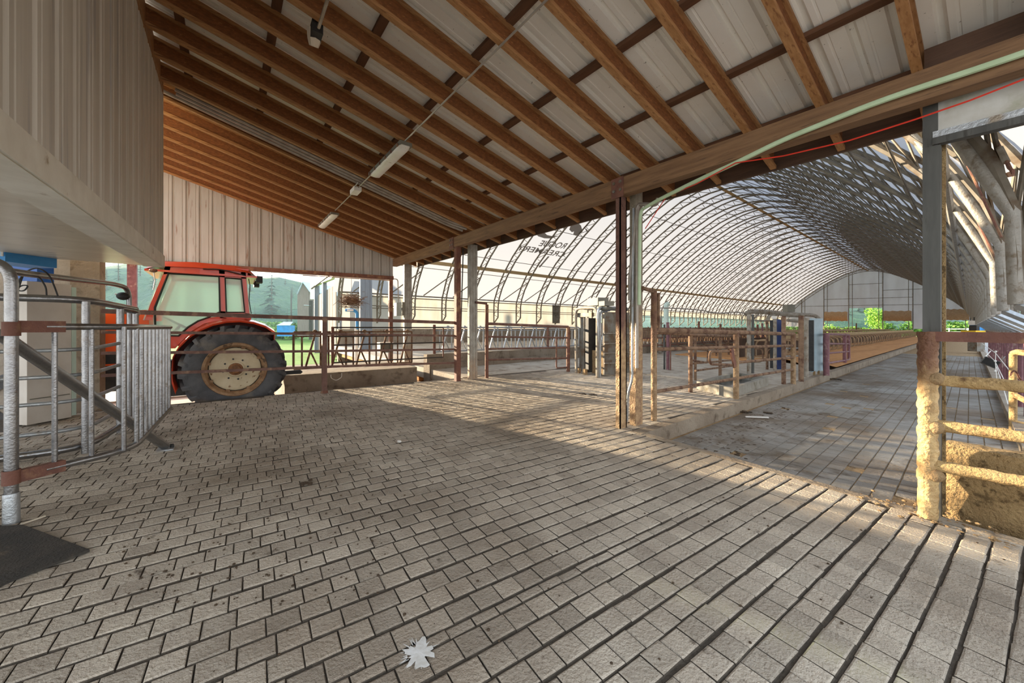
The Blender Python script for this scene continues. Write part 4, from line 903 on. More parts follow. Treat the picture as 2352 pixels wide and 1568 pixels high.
# selection posts between the two stalls
for x, yb, yt, r, m, lab in ((1534, 849, 740, .05, 'maroon', 'maroon post standing behind the muddy pen fence near the pale green pole'), (1526, 848, 745, .03, 'steelgrey', 'slim grey post next to the maroon post behind the pen fence'),
                         (1540, 850, 752, .02, 'rust', 'thin rusty post next to the maroon post behind the pen fence'), (1751, 800, 742, .05, 'maroon', 'short maroon post seen under the overhead pipes of the farther stall')):
    p, q, r, _ = leg(x, yb, yt, r); single(MB().tube([p, q], r, 8), 'stall_post', M[m], lab, 'post', smooth=True)
p, q, r, _ = leg(1516, 812, 728, .09); single(MB().tube([p, q], r, 8), 'bundled_pipes', M['galv_dull'], 'grey vertical pipe bundle behind the pen gatepost', 'pipe', smooth=True)
p = atD(1530, 752, 14); q = atD(1530, 700, 14); single(MB().tube(fillet([p, q, atD(1536, 697, 14)], .1), .09, 8), 'green_pole', mat('pale_green_pole', (.55, .66, .58), (.45, .56, .5), 5), 'pale green pole standing behind the pen gatepost', 'pole', smooth=True)
# ------------------------------------------------------------------ headlocks, free stalls, bedding
def headlock_panel(p0, d, n, pitch, zt, zb, m, lab, rods=True, grp=None):
    """feed barrier: two long rails with upright pairs and slanted locking bars"""
    d = V(d).normalized(); t = thing('headlock_panel', (p0.x, p0.y, zb), lab, 'feed barrier', grp); Ln = n * pitch
    for z, r in ((zt, .026), (zt - .10, .018), (zb, .026)): MB().tube([V((p0.x, p0.y, z)), V((p0.x, p0.y, z)) + d * Ln], r, 6).build('rail', m, t, smooth=True)
    for i in range(n + 1):
        a = V((p0.x, p0.y, zb)) + d * pitch * i; MB().tube([a, V((a.x, a.y, zt))], .025, 6).build('upright', m, t, smooth=True)
        if i < n:
            b = a + d * pitch * .30; MB().tube([b, V((b.x, b.y, zt - .1))], .021, 6).build('upright', m, t, smooth=True)
            c = a + d * pitch * .42; e = a + d * pitch * .78; MB().tube([c, V((e.x, e.y, zt - .06))], .026, 6).build('locking_bar', m, t, smooth=True)
            e2 = a + d * pitch * .62; f2 = a + d * pitch * .9; MB().tube([V((e2.x, e2.y, (zt * .45 + zb * .55))), f2], .022, 6).build('locking_bar', m, t, smooth=True)
            MB().lathe([(0, -.02), (.05, -.02), (.05, .02), (0, .02)], V((e.x, e.y, zt + .01)), (d.y, -d.x, 0), 10).build('lock_plate', m, t)
    return t
# over the near kerb, seen through the brown fence
X = -10.15; zb = atX(800, 842, X).z; zt = atX(800, 762, X).z
headlock_panel(V((X, 1.25, 0)), (0, 1, 0), 5, .58, zt, zb + .02, M['mudpipe'], 'brown feed barrier with slanted bars on the mossy kerb behind the tractor')
c0 = HZ(-10.25, 5.4, 0); headlock_panel(c0, TV.to_3d(), 16, .60, 1.42, .68, M['galv_bright'], 'silver feed barrier with slanted bars beside the pale side curtain')
for i, L in enumerate((5.4, 10.2, 15.0)):
    p = HZ(-10.25, L, .3); single(pipe(p, V((p.x, p.y, 1.5)), .045), 'barrier_post', M['rust'], 'dark post of the silver feed barrier, %s along from the gable corner' % ordn(i + 1), 'post', 'posts of the silver feed barrier', smooth=True)
# upturned mineral box on the barrier and white rail end
mbx = thing('hanging_mineral_box', atX(887, 790, -10.3), 'grey plastic box hung on the brown feed barrier', 'box'); q = atX(887, 790, -10.3)
MB().box(q.x - .2, q.x + .1, q.y - .19, q.y + .16, q.z - .22, q.z + .02).build('body', M['boxgrey'], mbx); MB().box(q.x - .21, q.x + .11, q.y - .20, q.y + .17, q.z + .02, q.z + .05).build('rim', M['white'], mbx)
# bedding beds and stall rows further down the hall
def bed(s0, s1, La, Lb, z): a = []; return MB().prism([HZ(s0, La, z), HZ(s1, La, z), HZ(s1, Lb, z), HZ(s0, Lb, z)], (0, 0, -.3))
rows = []; rng = random.Random(11)
for i in range(60):
    L = 17.2 + (78 - 17.2) * i / 59; r_ = []
    for j in range(12):
        s = -2.98 - (2.7) * j / 11; edge = max(0, (18.5 - L)) * .5 if j else 0
        p = HZ(s, L + (j * .12 if i == 0 else 0), 0); z = fz(p.x) + .02 + .05 * math.sin(j * .9 + i * .5) * (j > 0) * .6 + rng.uniform(0, .025) * (0 < j) + (.06 if j > 5 else 0)
        r_.append(V((p.x, p.y, z)))
    rows.append(r_)
tag(single(MB().grid(rows), 'bedding_sand', M['sand'], 'orange-brown bedding spread along the alley kerb', 'bedding', smooth=True), kind='stuff')
bb = MB().prism([HZ(-5.3, 16.8, .12), HZ(-8.6, 16.8, .2), HZ(-8.6, 78, .2), HZ(-5.3, 78, .12)], (0, 0, -.45)); tag(single(bb, 'bedding_sand', M['sand'], 'orange-brown bedding under the stall loops', 'bedding'), kind='stuff')
b3 = MB().prism([HZ(-11.3, 5.4, .2), HZ(-20, 5.4, .45), HZ(-20, 78, .45), HZ(-11.3, 78, .2)], (0, 0, -.5)); tag(single(b3, 'bedding_sand', M['sand'], 'brown bedding beyond the silver feed barrier', 'bedding'), kind='stuff')
def loop(s0, s1, L, z0, z1):
    pts = fillet([HZ(s0, L, .1), HZ(s0, L, z1), HZ(s1, L, z1), HZ(s1, L, z0 + .05), HZ(s0 + (.06 if s1 > s0 else -.06), L, z0)], .30, 6); return MB().tube(pts, .036, 6)
p0 = HZ(-6.1, 18, .3); lp = single(loop(-6.1, -4.65, 18, .14, .88), 'stall_loop', M['loop'], '', 'stall divider', 'curved stall dividers in the row beside the alley', loc=p0, smooth=True)
n1 = 50
for i in range(n1):
    o = lp if i == 0 else lp.copy()
    if i: C.objects.link(o)
    o.location = HZ(-6.1, 18 + i * 1.17, .3); o['label'] = 'curved pipe stall divider in the row beside the alley, %s from its near end' % ordn(i + 1)
p0 = HZ(-7.1, 17.5, .3); l2 = single(loop(-7.1, -8.9, 17.5, .5, 1.14), 'stall_loop', M['mudpipe'], '', 'stall divider', 'curved stall dividers in the row facing the side curtain', loc=p0, smooth=True)
for i in range(44):
    o = l2 if i == 0 else l2.copy()
    if i: C.objects.link(o)
    o.location = HZ(-7.1, 17.5 + i * 1.33, .3); o['label'] = 'curved pipe stall divider in the row facing the side curtain, %s from its near end' % ordn(i + 1)
for s, z, w, h, lab in ((-5.15, 1.03, .10, .20, 'tan neck board along the stall row beside the alley'), (-6.95, 1.19, .16, .10, 'brown rail along the backs of the stall dividers'), (-8.4, 1.24, .20, .06, 'tan neck board along the stall row facing the side curtain')):
    single(MB().bar(HZ(s, 17.5, z), HZ(s, 77.5, z), w, h), 'neck_board', M['strip'], lab, 'board')
single(MB().bar(HZ(-6.3, 17.6, .5), HZ(-6.3, 77.5, .5), .06, .9), 'stall_shade_sheet', M['shade'], 'dark brown sheet added for the shade behind the stall dividers beside the alley', 'board')  # dark sheet added to paint in the shade between the dividers
# brown headlock line across the hall and the far one
headlock_panel(HZ(-9.9, 16.2, 0), TV.to_3d(), 24, .62, 1.40, .62, M['mudpipe'], 'brown feed barrier running on behind the milking stalls', True)
headlock_panel(HZ(-9.9, 31.4, 0), TV.to_3d(), 22, 1.9, 1.42, .66, M['mudpipe'], 'far end of the brown feed barrier by the end wall', True)
k3 = MB().frame(HZ(-10.1, 16, -.2), SV.to_3d() * .3, TV.to_3d() * 62, (0, 0, .82)); single(k3, 'feed_kerb', M['conc'], 'far concrete kerb under the brown feed barrier', 'kerb')
for s, z, lab in ((-9.0, .95, 'upper'), (-9.0, .62, 'lower')):
    single(pipe(HZ(s, 12.5, z), HZ(s, 30, z), .03, 6), 'alley_rail', M['rust'], lab + ' maroon rail between the milking stalls and the brown feed barrier', 'rail', 'maroon rails behind the milking stalls')
for i, (x, y) in enumerate(((1655, 744), (1740, 745), (1967, 742), (1605, 738))):
    p = atD(x, y, (22, 22, 40, 22)[i]); single(MB().bar(V((p.x, p.y, .1 if i != 2 else 1.0)), p, .09, .09), 'marker_post', M['rust'], 'short dark post rising above the brown feed barrier, %s of four' % ['second', 'third', 'last', 'first'][i], 'post', 'short dark posts above the feed barrier')
# ------------------------------------------------------------------ alley side: posts, rails, chain
ys = []
fr = thing('feed_fence', HZ(.62, 8, -.25), 'row of maroon posts with a tan top rail along the flush alley', 'fence')
for i in range(20):
    L = 7.05 + 1.22 * i; p = HZ(.62, L, -.25); MB().tube([p, V((p.x, p.y, 1.18 + .0))], .045, 8).build('post', M['maroon'], fr, smooth=True)
for s, z, r in ((.60, 1.22, .05), (.72, 1.14, .04)): MB().tube([HZ(s, 4.9, z), HZ(s, 32, z)], r, 8).build('top_rail', M['mudpipe'], fr, smooth=True)
c = atD(2327, 978, 6.0); T0 = V((c.x, c.y, -.25)); zt = atD(2327, 812, 6.0).z; R2 = V((.55, -.62, 0)).normalized()
t = fence('mud_gate', 'tan muddy pipe gate frame hanging by a chain beyond the stub wall', [(T0, V((c.x, c.y, zt)), .045)], [(fillet([V((c.x, c.y, zt)), V((c.x, c.y, zt + .03)) + R2 * .05, V((c.x, c.y, zt - .12)) + R2 * 1.6], .06), .045),
     ([V((c.x, c.y, atD(2327, 905, 6).z)), V((c.x, c.y, atD(2327, 905, 6).z - .5)) + R2 * 1.2], .04), ([V((c.x, c.y, -.1)), V((c.x, c.y, -.12)) + R2 * 1.6], .04)], M['rail_mud'], M['rail_mud'], 'gate')
ch = thing('chain', atD(2328, 860, 5.92), 'rusty chain hanging on the tan muddy gate frame', 'chain'); pts = [atD(2320, 868, 5.9), atD(2322, 856, 5.9), atD(2330, 850, 5.9), atD(2337, 858, 5.9), atD(2341, 868, 5.9), atD(2346, 872, 5.9)]
mb = MB(); pl = fillet(pts, .05, 5)
for i in range(len(pl) - 1):
    a, b = pl[i], pl[i + 1]; m_ = (a + b) / 2; d = (b - a).normalized(); n = d.cross(FW.to_3d() if i % 2 else RT.to_3d()).normalized(); L_ = .018
    mb.tube([m_ + d * L_ * math.cos(q * math.pi / 4) * 1.2 + n * .011 * math.sin(q * math.pi / 4) for q in range(8)], .0045, 5, False, True)
mb.build('links', M['rust'], ch)
wp = thing('fence_cord', atD(2288, 800, 9.0), 'pale electric fence cord with white knots strung on the maroon posts', 'cord')
for pts in ([(2255, 788, 12), (2287, 811, 8.6), (2318, 850, 7.2)], [(2258, 803, 12), (2285, 829, 8.6), (2305, 870, 7.4)], [(2287, 805, 8.5), (2286, 830, 8.5), (2289, 870, 8.5)], [(2289, 842, 8.4), (2303, 885, 7.4), (2315, 928, 7.0)]):
    MB().tube([atD(*q) for q in pts], .007, 5).build('strand', M['white'], wp)
for q in ((2287, 807, 8.5), (2286, 829, 8.5), (2286, 852, 8.5)): MB().sph(atD(*q), .022, 8, 6).build('knot', M['white'], wp)
q = atD(2272, 834, 9.6); tb_ = thing('tipped_trough', q, 'tipped grey metal trough lying by the maroon posts', 'trough'); Rm = Matrix.Rotation(.5, 3, 'Y') @ Matrix.Rotation(.3, 3, 'X')
def rf(o, a, b, c): return MB().frame(q + Rm @ V(o), Rm @ V(a), Rm @ V(b), Rm @ V(c))
rf((-.14, -.2, 0), (.28, 0, 0), (0, .5, 0), (0, 0, .02)).build('bottom', M['steelpanel'], tb_); rf((-.14, -.2, 0), (.02, 0, 0), (0, .5, 0), (0, 0, .2)).build('side', M['white'], tb_); rf((.12, -.2, 0), (.02, 0, 0), (0, .5, 0), (0, 0, .2)).build('side', M['steelpanel'], tb_); rf((-.14, -.2, 0), (.28, 0, 0), (0, .02, 0), (0, 0, .2)).build('end', M['black'], tb_)
dn_ = 24.0; q = atD(2252, 765, dn_); ma = thing('alley_machine', V((q.x, q.y, -.2)), 'small blue and yellow machine at the far end of the flush alley', 'machine')
def fr_(x0, x1, y0, y1, d0, d1, m, n): a = atD(x0, y1, dn_); MB().frame(a, RT.to_3d() * ((x1 - x0) * dn_ / FP), FW.to_3d() * (d1 - d0), (0, 0, (y1 - y0) * dn_ / FP)).build(n, m, ma)
fr_(2241, 2264, 759, 765, 0, .8, M['yellow'], 'tray'); fr_(2250, 2262, 746, 759, .1, .6, M['bluelight'], 'tank'); fr_(2243, 2250, 747, 759, .1, .5, M['black'], 'motor'); fr_(2246, 2263, 736, 746, .1, .6, M['white'], 'cover'); fr_(2249, 2256, 728, 736, .2, .5, M['black'], 'cap'); fr_(2244, 2262, 765, 807, .1, .6, M['steelpanel'], 'stand')
# big braced columns on the feed-lane side, nearest the eave
def tie(a, b, lab, r=.02, m='rust'): return single(pipe(a, b, r, 6), 'tie_rod', M[m], lab, 'rod', 'rusty tie rods of the hall')
for k, (xa, ya, xb, yb) in enumerate(((2278, 300, 2325, 395), (2199, 330, 2300, 545), (2196, 405, 2285, 590))):
    a, b = atD(xa, ya, 3.4 + k * .9), atD(xb, yb, 3.0 + k * .9); tie(a, b, 'rusty tie rod slanting down to the %s feed-side column' % ['nearest', 'second', 'third'][k], .011)
tb1 = thing('turnbuckle', atD(2322, 395, 3.0), 'rusty turnbuckle and hook on the nearest slanting tie rod', 'turnbuckle')
MB().tube([atD(2296, 340, 3.2), atD(2312, 372, 3.1)], .022, 8).build('body', M['galv_dull'], tb1, smooth=True); MB().tube([atD(2312, 372, 3.1), atD(2318, 386, 3.05), atD(2326, 392, 3.0), atD(2326, 402, 3.0), atD(2318, 404, 3.0), atD(2314, 396, 3.0)], .012, 6).build('hook', M['rust'], tb1, smooth=True)
# ------------------------------------------------------------------ tractor parked beyond the fence, nose towards the building
XW, XC = -8.62, -9.10                                  # outer face of the rear tyre, side of the cab
wc = atX(541.5, 848, XW); RW = .80; GZ = wc.z - RW
tr = thing('tractor', (-9.7, wc.y, GZ), 'orange-red cab tractor with cream rusty rear wheels behind the brown rail fence', 'tractor')
def wheel(x_out, side, R, Wd, rr, name='rear_wheel'):
    """side +1: outer face looks to +X"""
    s = side; c = V((x_out - s * Wd / 2, wc.y, wc.z))
    w = MB(); prof = [(rr, -Wd / 2 + .03), (rr + .06, -Wd / 2), (R * .86, -Wd / 2 - .005), (R * .95, -Wd / 2 + .045), (R * .965, 0), (R * .95, Wd / 2 - .045), (R * .86, Wd / 2 + .005), (rr + .06, Wd / 2), (rr, Wd / 2 - .03)]
    w.lathe(prof, c, (s, 0, 0), 64); ty = w.build(name, M['tire'], tr, smooth=True)
    lug = MB(); n = 22
    for k in range(n):
        for sd in (-1, 1):
            t0 = 2 * math.pi * (k + (.5 if sd > 0 else 0)) / n; pts = []
            for i in range(6):
                f = i / 5; ax = sd * (Wd / 2 + .012) * (1 - f) * .98 + sd * .0; t = t0 + f * .20; R0 = R * (.86 if i == 0 else .945); 
                for dt, dr in ((-.055, 0), (.055, 0), (.038, .062 if i else .035), (-.038, .062 if i else .035)):
                    r_ = R0 + dr; pts.append(c + V((s * ax, -r_ * math.cos(t + dt) * 1, r_ * math.sin(t + dt))))
            fs = []
            for i in range(5):
                for j in range(4): a = i * 4 + j; b = i * 4 + (j + 1) % 4; fs.append((a, b, b + 4, a + 4))
            fs += [(3, 2, 1, 0), (20, 21, 22, 23)]; lug.add(pts, fs)
    lug.build('tread_lugs', M['tire'], ty)
    f = Wd / 2
    MB().lathe([(rr + .045, f - .02), (rr + .03, f + .012), (rr - .005, f + .006), (rr - .03, f - .03), (rr - .05, f - .09)], c, (s, 0, 0), 48).build('rim', M['rimrust'], ty, smooth=True)
    MB().lathe([(0, f - .055), (.13, f - .055), (.15, f - .075), (rr * .62, f - .085), (rr * .80, f - .07), (rr * .86, f - .085), (rr * .88, f - .12)], c, (s, 0, 0), 48).build('wheel_disc', M['rim'], ty, smooth=True)
    MB().lathe([(rr * .87, f - .13), (rr + .0, f - .13)], c, (s, 0, 0), 48).build('rim_well', M['black'], ty)
    hb = MB().lathe([(0, f + .01), (.07, f + .0), (.085, f - .03), (.11, f - .035), (.115, f - .06)], c, (s, 0, 0), 20); hb.build('hub', M['hubrust'], ty, smooth=True)
    bl = MB(); 
    for k in range(8): t = 2 * math.pi * k / 8 + .2; bl.lathe([(0, f - .048), (.016, f - .048), (.016, f - .075)], c + V((0, .19 * math.cos(t), .19 * math.sin(t))), (s, 0, 0), 8)
    bl.build('bolt_holes', M['black'], ty)
    for k in range(8):
        t = 2 * math.pi * k / 8 + .5; p = c + V((s * (f - .085), rr * .9 * math.cos(t), rr * .9 * math.sin(t))); MB().bar(p, p + V((s * .045, 0, 0)), .06, .05).build('rim_clamp', M['rimrust'], ty)
wheel(XW, 1, RW, .42, .455); wheel(-10.78, -1, RW, .42, .455)
def tc(x, y, X=XC): return atX(x, y, X)
xi = -10.35
# cab sides: pillars and rails around the glass
def piece(px, name, m, X=XC, th=.07): return MB().prism([tc(x, y, X) for x, y in px], (-th, 0, 0)).build(name, m, tr)
yc = lambda x, y: tc(x, y)
def side(X, mirror=False):
    sc = lambda x, y: V((X, tc(x, y).y, tc(x, y).z)); th = -.07 if not mirror else .07
    def pc(px, name, m): return MB().prism([sc(x, y) for x, y in px], (th, 0, 0)).build(name, m, tr)
    pc([(333, 735), (344, 700), (376, 626), (378, 612), (392, 612), (389, 626), (357, 702), (350, 735)], 'front_pillar', M['red'])
    pc([(503, 620), (516, 620), (518, 720), (505, 720)], 'centre_pillar', M['red'])
    pc([(553, 626), (564, 620), (574, 730), (563, 730)], 'rear_pillar', M['red'])
    pc([(376, 630), (378, 606), (572, 618), (566, 640), (388, 628)], 'upper_rail', M['red'])
    pc([(505, 714), (575, 720), (578, 737), (505, 730)], 'fender_top', M['red'])
    pc([(350, 772), (408, 772), (432, 752), (455, 738), (480, 729), (505, 727), (520, 730), (520, 738), (500, 736), (470, 742), (440, 760), (416, 785), (402, 800), (350, 800)], 'lower_panel', M['red'])
    g = pc([(352, 776), (349, 742), (356, 704), (388, 627), (504, 634), (506, 716), (480, 728), (455, 737), (432, 751), (408, 774)], 'side_window', M['glass']) if False else None
    th2 = -.02 if not mirror else .02
    MB().prism([sc(x, y) + V((-.02 if not mirror else .02, 0, 0)) for x, y in [(352, 770), (352, 706), (386, 627), (505, 633), (507, 726), (480, 729), (455, 738), (432, 752), (410, 770)]], (th2, 0, 0)).build('side_window', M['glass'], tr)
    MB().prism([sc(x, y) + V((-.02 if not mirror else .02, 0, 0)) for x, y in [(516, 636), (556, 640), (564, 718), (518, 718)]], (th2, 0, 0)).build('quarter_window', M['glass'], tr)
    for loop_ in ([(357, 770), (356, 706), (387, 628), (503, 635), (505, 716), (480, 728), (455, 737), (432, 751), (410, 771)], [(517, 638), (554, 641), (562, 717), (520, 717)]):
        MB().tube([sc(x, y) + V((.004 if not mirror else -.004, 0, 0)) for x, y in loop_], .018, 6, False, True).build('window_seal', M['gasket'], tr)
side(XC); side(xi, True)
ya, yb_ = tc(350, 640).y, tc(572, 640).y; ztop, zrail = tc(480, 603).z, tc(480, 634).z
roof = MB(); rows = []
pr = [(-1.16, .0), (-1.0, .11), (-.5, .15), (.1, .14), (.32, .10), (.46, .0)]
xs = [(XC + .05, -.0), (XC - .05, .05), (XC - .3, .07), ((XC + xi) / 2, .08), (xi + .3, .07), (xi + .05, .05), (xi - .05, 0)]
for y, dz in pr: rows.append([V((x, y + .02, zrail + .05 + dz * (.6 if i in (0, 6) else 1) + (e if dz else 0))) for i, (x, e) in enumerate(xs)])
roof.grid(rows); roof.frame(V((xi - .05, -1.14, zrail + .02)), (XC - xi + .10, 0, 0), (0, 1.62, 0), (0, 0, .035)); roof.build('cab_roof', M['red'], tr, smooth=True)
MB().tube(fillet([V((XC + .05, -.35, zrail + .12)), V((XC + .07, -.1, zrail + .14)), V((XC + .05, .3, zrail + .05))], .2), .012, 6).build('grab_handle', M['black'], tr)
for y in (.50, ): MB().frame(V((XC - .25, y - .02, zrail - .06)), (.22, 0, 0), (0, .10, 0), (0, 0, .13)).build('work_lamp', M['black'], tr); MB().frame(V((xi + .05, y - .02, zrail - .06)), (.22, 0, 0), (0, .10, 0), (0, 0, .13)).build('work_lamp', M['black'], tr)
# glass front and rear, interior
MB().frame(V((xi, ya - .12, tc(345, 735).z)), (XC - xi, 0, 0), (0, .02, 0), (0, .22, zrail - tc(345, 735).z)).build('windscreen', M['glass'], tr)
MB().frame(V((xi, yb_ + .02, tc(570, 725).z)), (XC - xi, 0, 0), (0, .02, 0), (0, -.07, zrail - tc(570, 725).z)).build('rear_window', M['glass'], tr)
cx = (XC + xi) / 2
MB().box(cx - .25, cx + .25, -.42, .02, GZ + 1.1, GZ + 1.28).build('seat_cushion', M['black'], tr); MB().frame(V((cx - .25, -.02, GZ + 1.25)), (.5, 0, 0), (0, .12, 0), (0, .10, .55)).build('seat_back', M['black'], tr)
swc = V((cx, -.72, GZ + 1.62)); ax = V((0, .55, .83)).normalized(); a = V((1, 0, 0)); b = ax.cross(a)
MB().tube([swc + (a * math.cos(t * math.pi / 10) + b * math.sin(t * math.pi / 10)) * .2 for t in range(20)], .016, 6, False, True).build('steering_wheel', M['black'], tr, smooth=True)
MB().tube([swc, swc - ax * .5], .03, 6).build('steering_column', M['black'], tr)
MB().frame(V((cx - .45, -1.08, GZ + .9)), (.9, 0, 0), (0, .12, 0), (0, .06, .6)).build('dashboard', M['black'], tr)
MB().box(xi + .03, XC - .03, -1.1, .42, GZ + .72, GZ + .80).build('cab_floor', M['black'], tr)
# fenders: flared arch over each rear tyre
for xo, xn in ((XC, XW - .05), (xi, -10.73)):
    rows = []
    for i in range(15):
        t = math.radians(200 - 175 * i / 14); r = .95; y = wc.y + .03 + r * math.cos(t) * (1.0 if i > 2 else .97); z = wc.z + .0 + r * math.sin(t) * .98
        if y > wc.y + .35: z = min(z, wc.z + .93); y = min(y, wc.y + .62)
        rows.append([V((xo, y, z)), V(((xo + xn) / 2, y, z + .02)), V((xn, y, z - .02)), V((xn, y, z - .06))])
    mbf = MB().grid(rows); o = mbf.build('fender', M['red'], tr, smooth=True); sm = o.modifiers.new('solid', 'SOLIDIFY'); sm.thickness = .02
    MB().prism([V((xo, y, z)) for y, z in [(r_[0].y, r_[0].z) for r_ in rows] + [(wc.y + .5, wc.z + .2), (wc.y - .5, wc.z - .2)]], ((xn - xo) * .06, 0, 0)).build('fender_wall', M['darkred'], tr)
# body, hood, axle, front wheels, hitch
MB().tube([V((-8.8, wc.y, wc.z)), V((-10.6, wc.y, wc.z))], .13, 12).build('rear_axle', M['black'], tr, smooth=True)
MB().box(cx - .22, cx + .22, -3.0, .55, GZ + .45, GZ + .95).build('transmission', M['black'], tr)
hz = tc(240, 712, cx + .35).z
MB().prism([V((cx + .34, -1.12, GZ + .95)), V((cx + .34, -1.12, hz + .02)), V((cx + .30, -2.9, hz - .06)), V((cx + .30, -3.05, hz - .14)), V((cx + .30, -3.05, GZ + .8))], (-.66, 0, 0)).build('hood', M['orange'], tr)
MB().prism([V((cx + .345, -1.15, GZ + .95)), V((cx + .345, -1.15, GZ + 1.12)), V((cx + .33, -3.0, GZ + 1.08)), V((cx + .33, -3.0, GZ + .92))], (-.71, 0, 0)).build('hood_stripe', M['black'], tr)
for s_ in (-1, 1):
    c = V((cx + s_ * .42, -2.55, GZ + .46)); w = MB().lathe([(.24, -.12), (.40, -.13), (.455, -.08), (.46, 0), (.455, .08), (.40, .13), (.24, .12)], c, (1, 0, 0), 32); q = w.build('front_wheel', M['tire'], tr, smooth=True); MB().lathe([(0, .06), (.24, .08), (.25, .12)], c, (s_, 0, 0), 24).build('wheel_disc', M['rim'], q)
MB().tube([V((cx - .4, -2.55, GZ + .46)), V((cx + .4, -2.55, GZ + .46))], .07, 8).build('front_axle', M['black'], tr)
MB().box(cx + .35, cx + .75, -.95, -.45, GZ + .35, GZ + .75).build('fuel_tank', M['black'], tr)
dbp = atX(676, 855, -9.2); MB().prism([V((-9.2, .55, dbp.z - .035)), V((-9.2, dbp.y + .12, dbp.z - .04)), V((-9.2, dbp.y + .16, dbp.z)), V((-9.2, dbp.y + .12, dbp.z + .045)), V((-9.2, .55, dbp.z + .035))], (-.05, 0, 0)).build('drawbar', M['black'], tr)
MB().tube([V((XC, tc(580, 735).y, tc(580, 735).z)), V((XC, tc(586, 750).y, tc(586, 750).z))], .012, 6).build('mirror_bracket', M['black'], tr)
MB().tube([tc(571, 640), tc(574, 655), tc(572, 690), tc(577, 720)], .008, 5).build('wiring', M['black'], tr)
# ------------------------------------------------------------------ galvanised round pen under the building overhang
P0 = onF(26, 1200); x0, y0 = P0.x, P0.y
po = thing('pen_post', (x0, y0, fz(x0)), 'thick galvanised post with a bent-over top and rusty hinge bands at the pen entrance', 'post')
zt = atD(20, 598, 2.63).z
MB().tube(fillet([(x0, y0, fz(x0) + .12), (x0, y0, zt), (x0 - .10, y0 - .45, zt + .02), (x0 - .12, y0 - .8, zt + .0)], .16, 7), .034, 16).build('shaft', M['galv'], po, smooth=True)
MB().lathe([(.041, 0), (.040, .21), (.037, .22)], (x0, y0, fz(x0) - .01), (0, 0, 1), 16).build('foot_sleeve', M['galv_bright'], po, smooth=True)
for y in (755, 1100):
    z = atD(26, y, 2.63).z; MB().lathe([(.037, -.05), (.044, -.05), (.044, .05), (.037, .05)], (x0, y0, z), (0, 0, 1), 16).build('hinge_band', M['rust'], po, smooth=True)
# crowd gate of upright bars
g0, g1, g2 = V((x0, y0)), V((-4.66, -.66)), V((-6.72, -.60))
def gxy(u):                                            # along the gate
    L1_ = (g1 - g0).length; L2_ = (g2 - g1).length
    return g0 + (g1 - g0) * (u / L1_) if u < L1_ else g1 + (g2 - g1) * ((u - L1_) / L2_)
L1_, L2_ = (g1 - g0).length, (g2 - g1).length; zb_, zt_ = .34, 1.41
gt = thing('crowd_gate', (-5.4, -.63, zb_), 'galvanised crowd gate of upright bars swung open under the building overhang', 'gate')
off = .16
tp_ = [gxy(off), g1, g2]
for z, r in ((zt_, .027), (zb_, .027)):
    pts = fillet([V((p.x, p.y, z)) for p in tp_], .25, 6); MB().tube(pts, r, 10).build('frame_rail', M['galv'], gt, smooth=True)
for z in (zt_, zb_):
    a, b = gxy(.0), gxy(off + .10); MB().bar(V((a.x, a.y, z)), V((b.x, b.y, z)), .05, .085).build('hinge_strap', M['rust'], gt)
u = off + .05; k = 0
while u < L1_ + L2_ + .001:
    p = gxy(min(u, L1_ + L2_ - .001)); MB().tube([V((p.x, p.y, zb_)), V((p.x, p.y, zt_))], .0165, 8).build('bar', M['galv'], gt, smooth=True); u += .205; k += 1
# inner pen: bent rails and posts
q0, q1, q2, q3 = V((-5.9, -2.3)), onF(197, 1040).xy, onF(276, 992).xy, onF(311, 975).xy
ip = thing('inner_pen', (q1.x, q1.y, fz(q1.x)), 'galvanised inner pen of bent horizontal rails behind the crowd gate', 'pen')
ztop = 1.70
for q, r, z in ((q1, .034, ztop - .02), (q2, .037, ztop - .06), (V((q3.x, q3.y)), .034, ztop - .08)): MB().tube([V((q.x, q.y, fz(q.x) - .02)), V((q.x, q.y, z))], r, 12).build('post', M['galv'], ip, smooth=True)
def rail(z0, z2, r, m='galv', a=q0, ext=None): 
    pts = [V((a.x, a.y, z0)), V((q1.x, q1.y, z0)), V((q2.x, q2.y, z2))] + ([V((q3.x, q3.y, z2 - .02))] if ext else []); MB().tube(fillet(pts, .3, 7), r, 10).build('rail', M[m], ip, smooth=True)
rail(ztop, ztop - .03, .038, ext=True)
for z in (1.17, .90, .63, .33): rail(z, z + .04, .020, 'galv_bright')
rail(.13, .17, .036)
MB().tube([V((q2.x, q2.y, ztop - .05)), V((q3.x, q3.y, ztop - .08)), V((q3.x - .25, q3.y - .02, ztop - .1))], .036, 10).build('rail', M['galv'], ip, smooth=True)
br = thing('floor_brace', onF(385, 1035), 'galvanised diagonal brace footed on the pavers beside the crowd gate', 'brace')
e = onF(380, 1033); MB().tube([V((x0 - .02, y0 - .06, atD(45, 765, 2.66).z)), e + V((0, 0, .04))], .042, 10).build('pipe', M['galv'], br, smooth=True)
MB().box(e.x - .10, e.x + .06, e.y - .07, e.y + .07, e.z - .0, e.z + .015).build('foot_plate', M['galv_bright'], br); MB().lathe([(.0, .0), (.018, 0), (.018, -.05)], e + V((-.02, .05, .05)), (0, 0, 1), 8).build('bolt', M['black'], br)
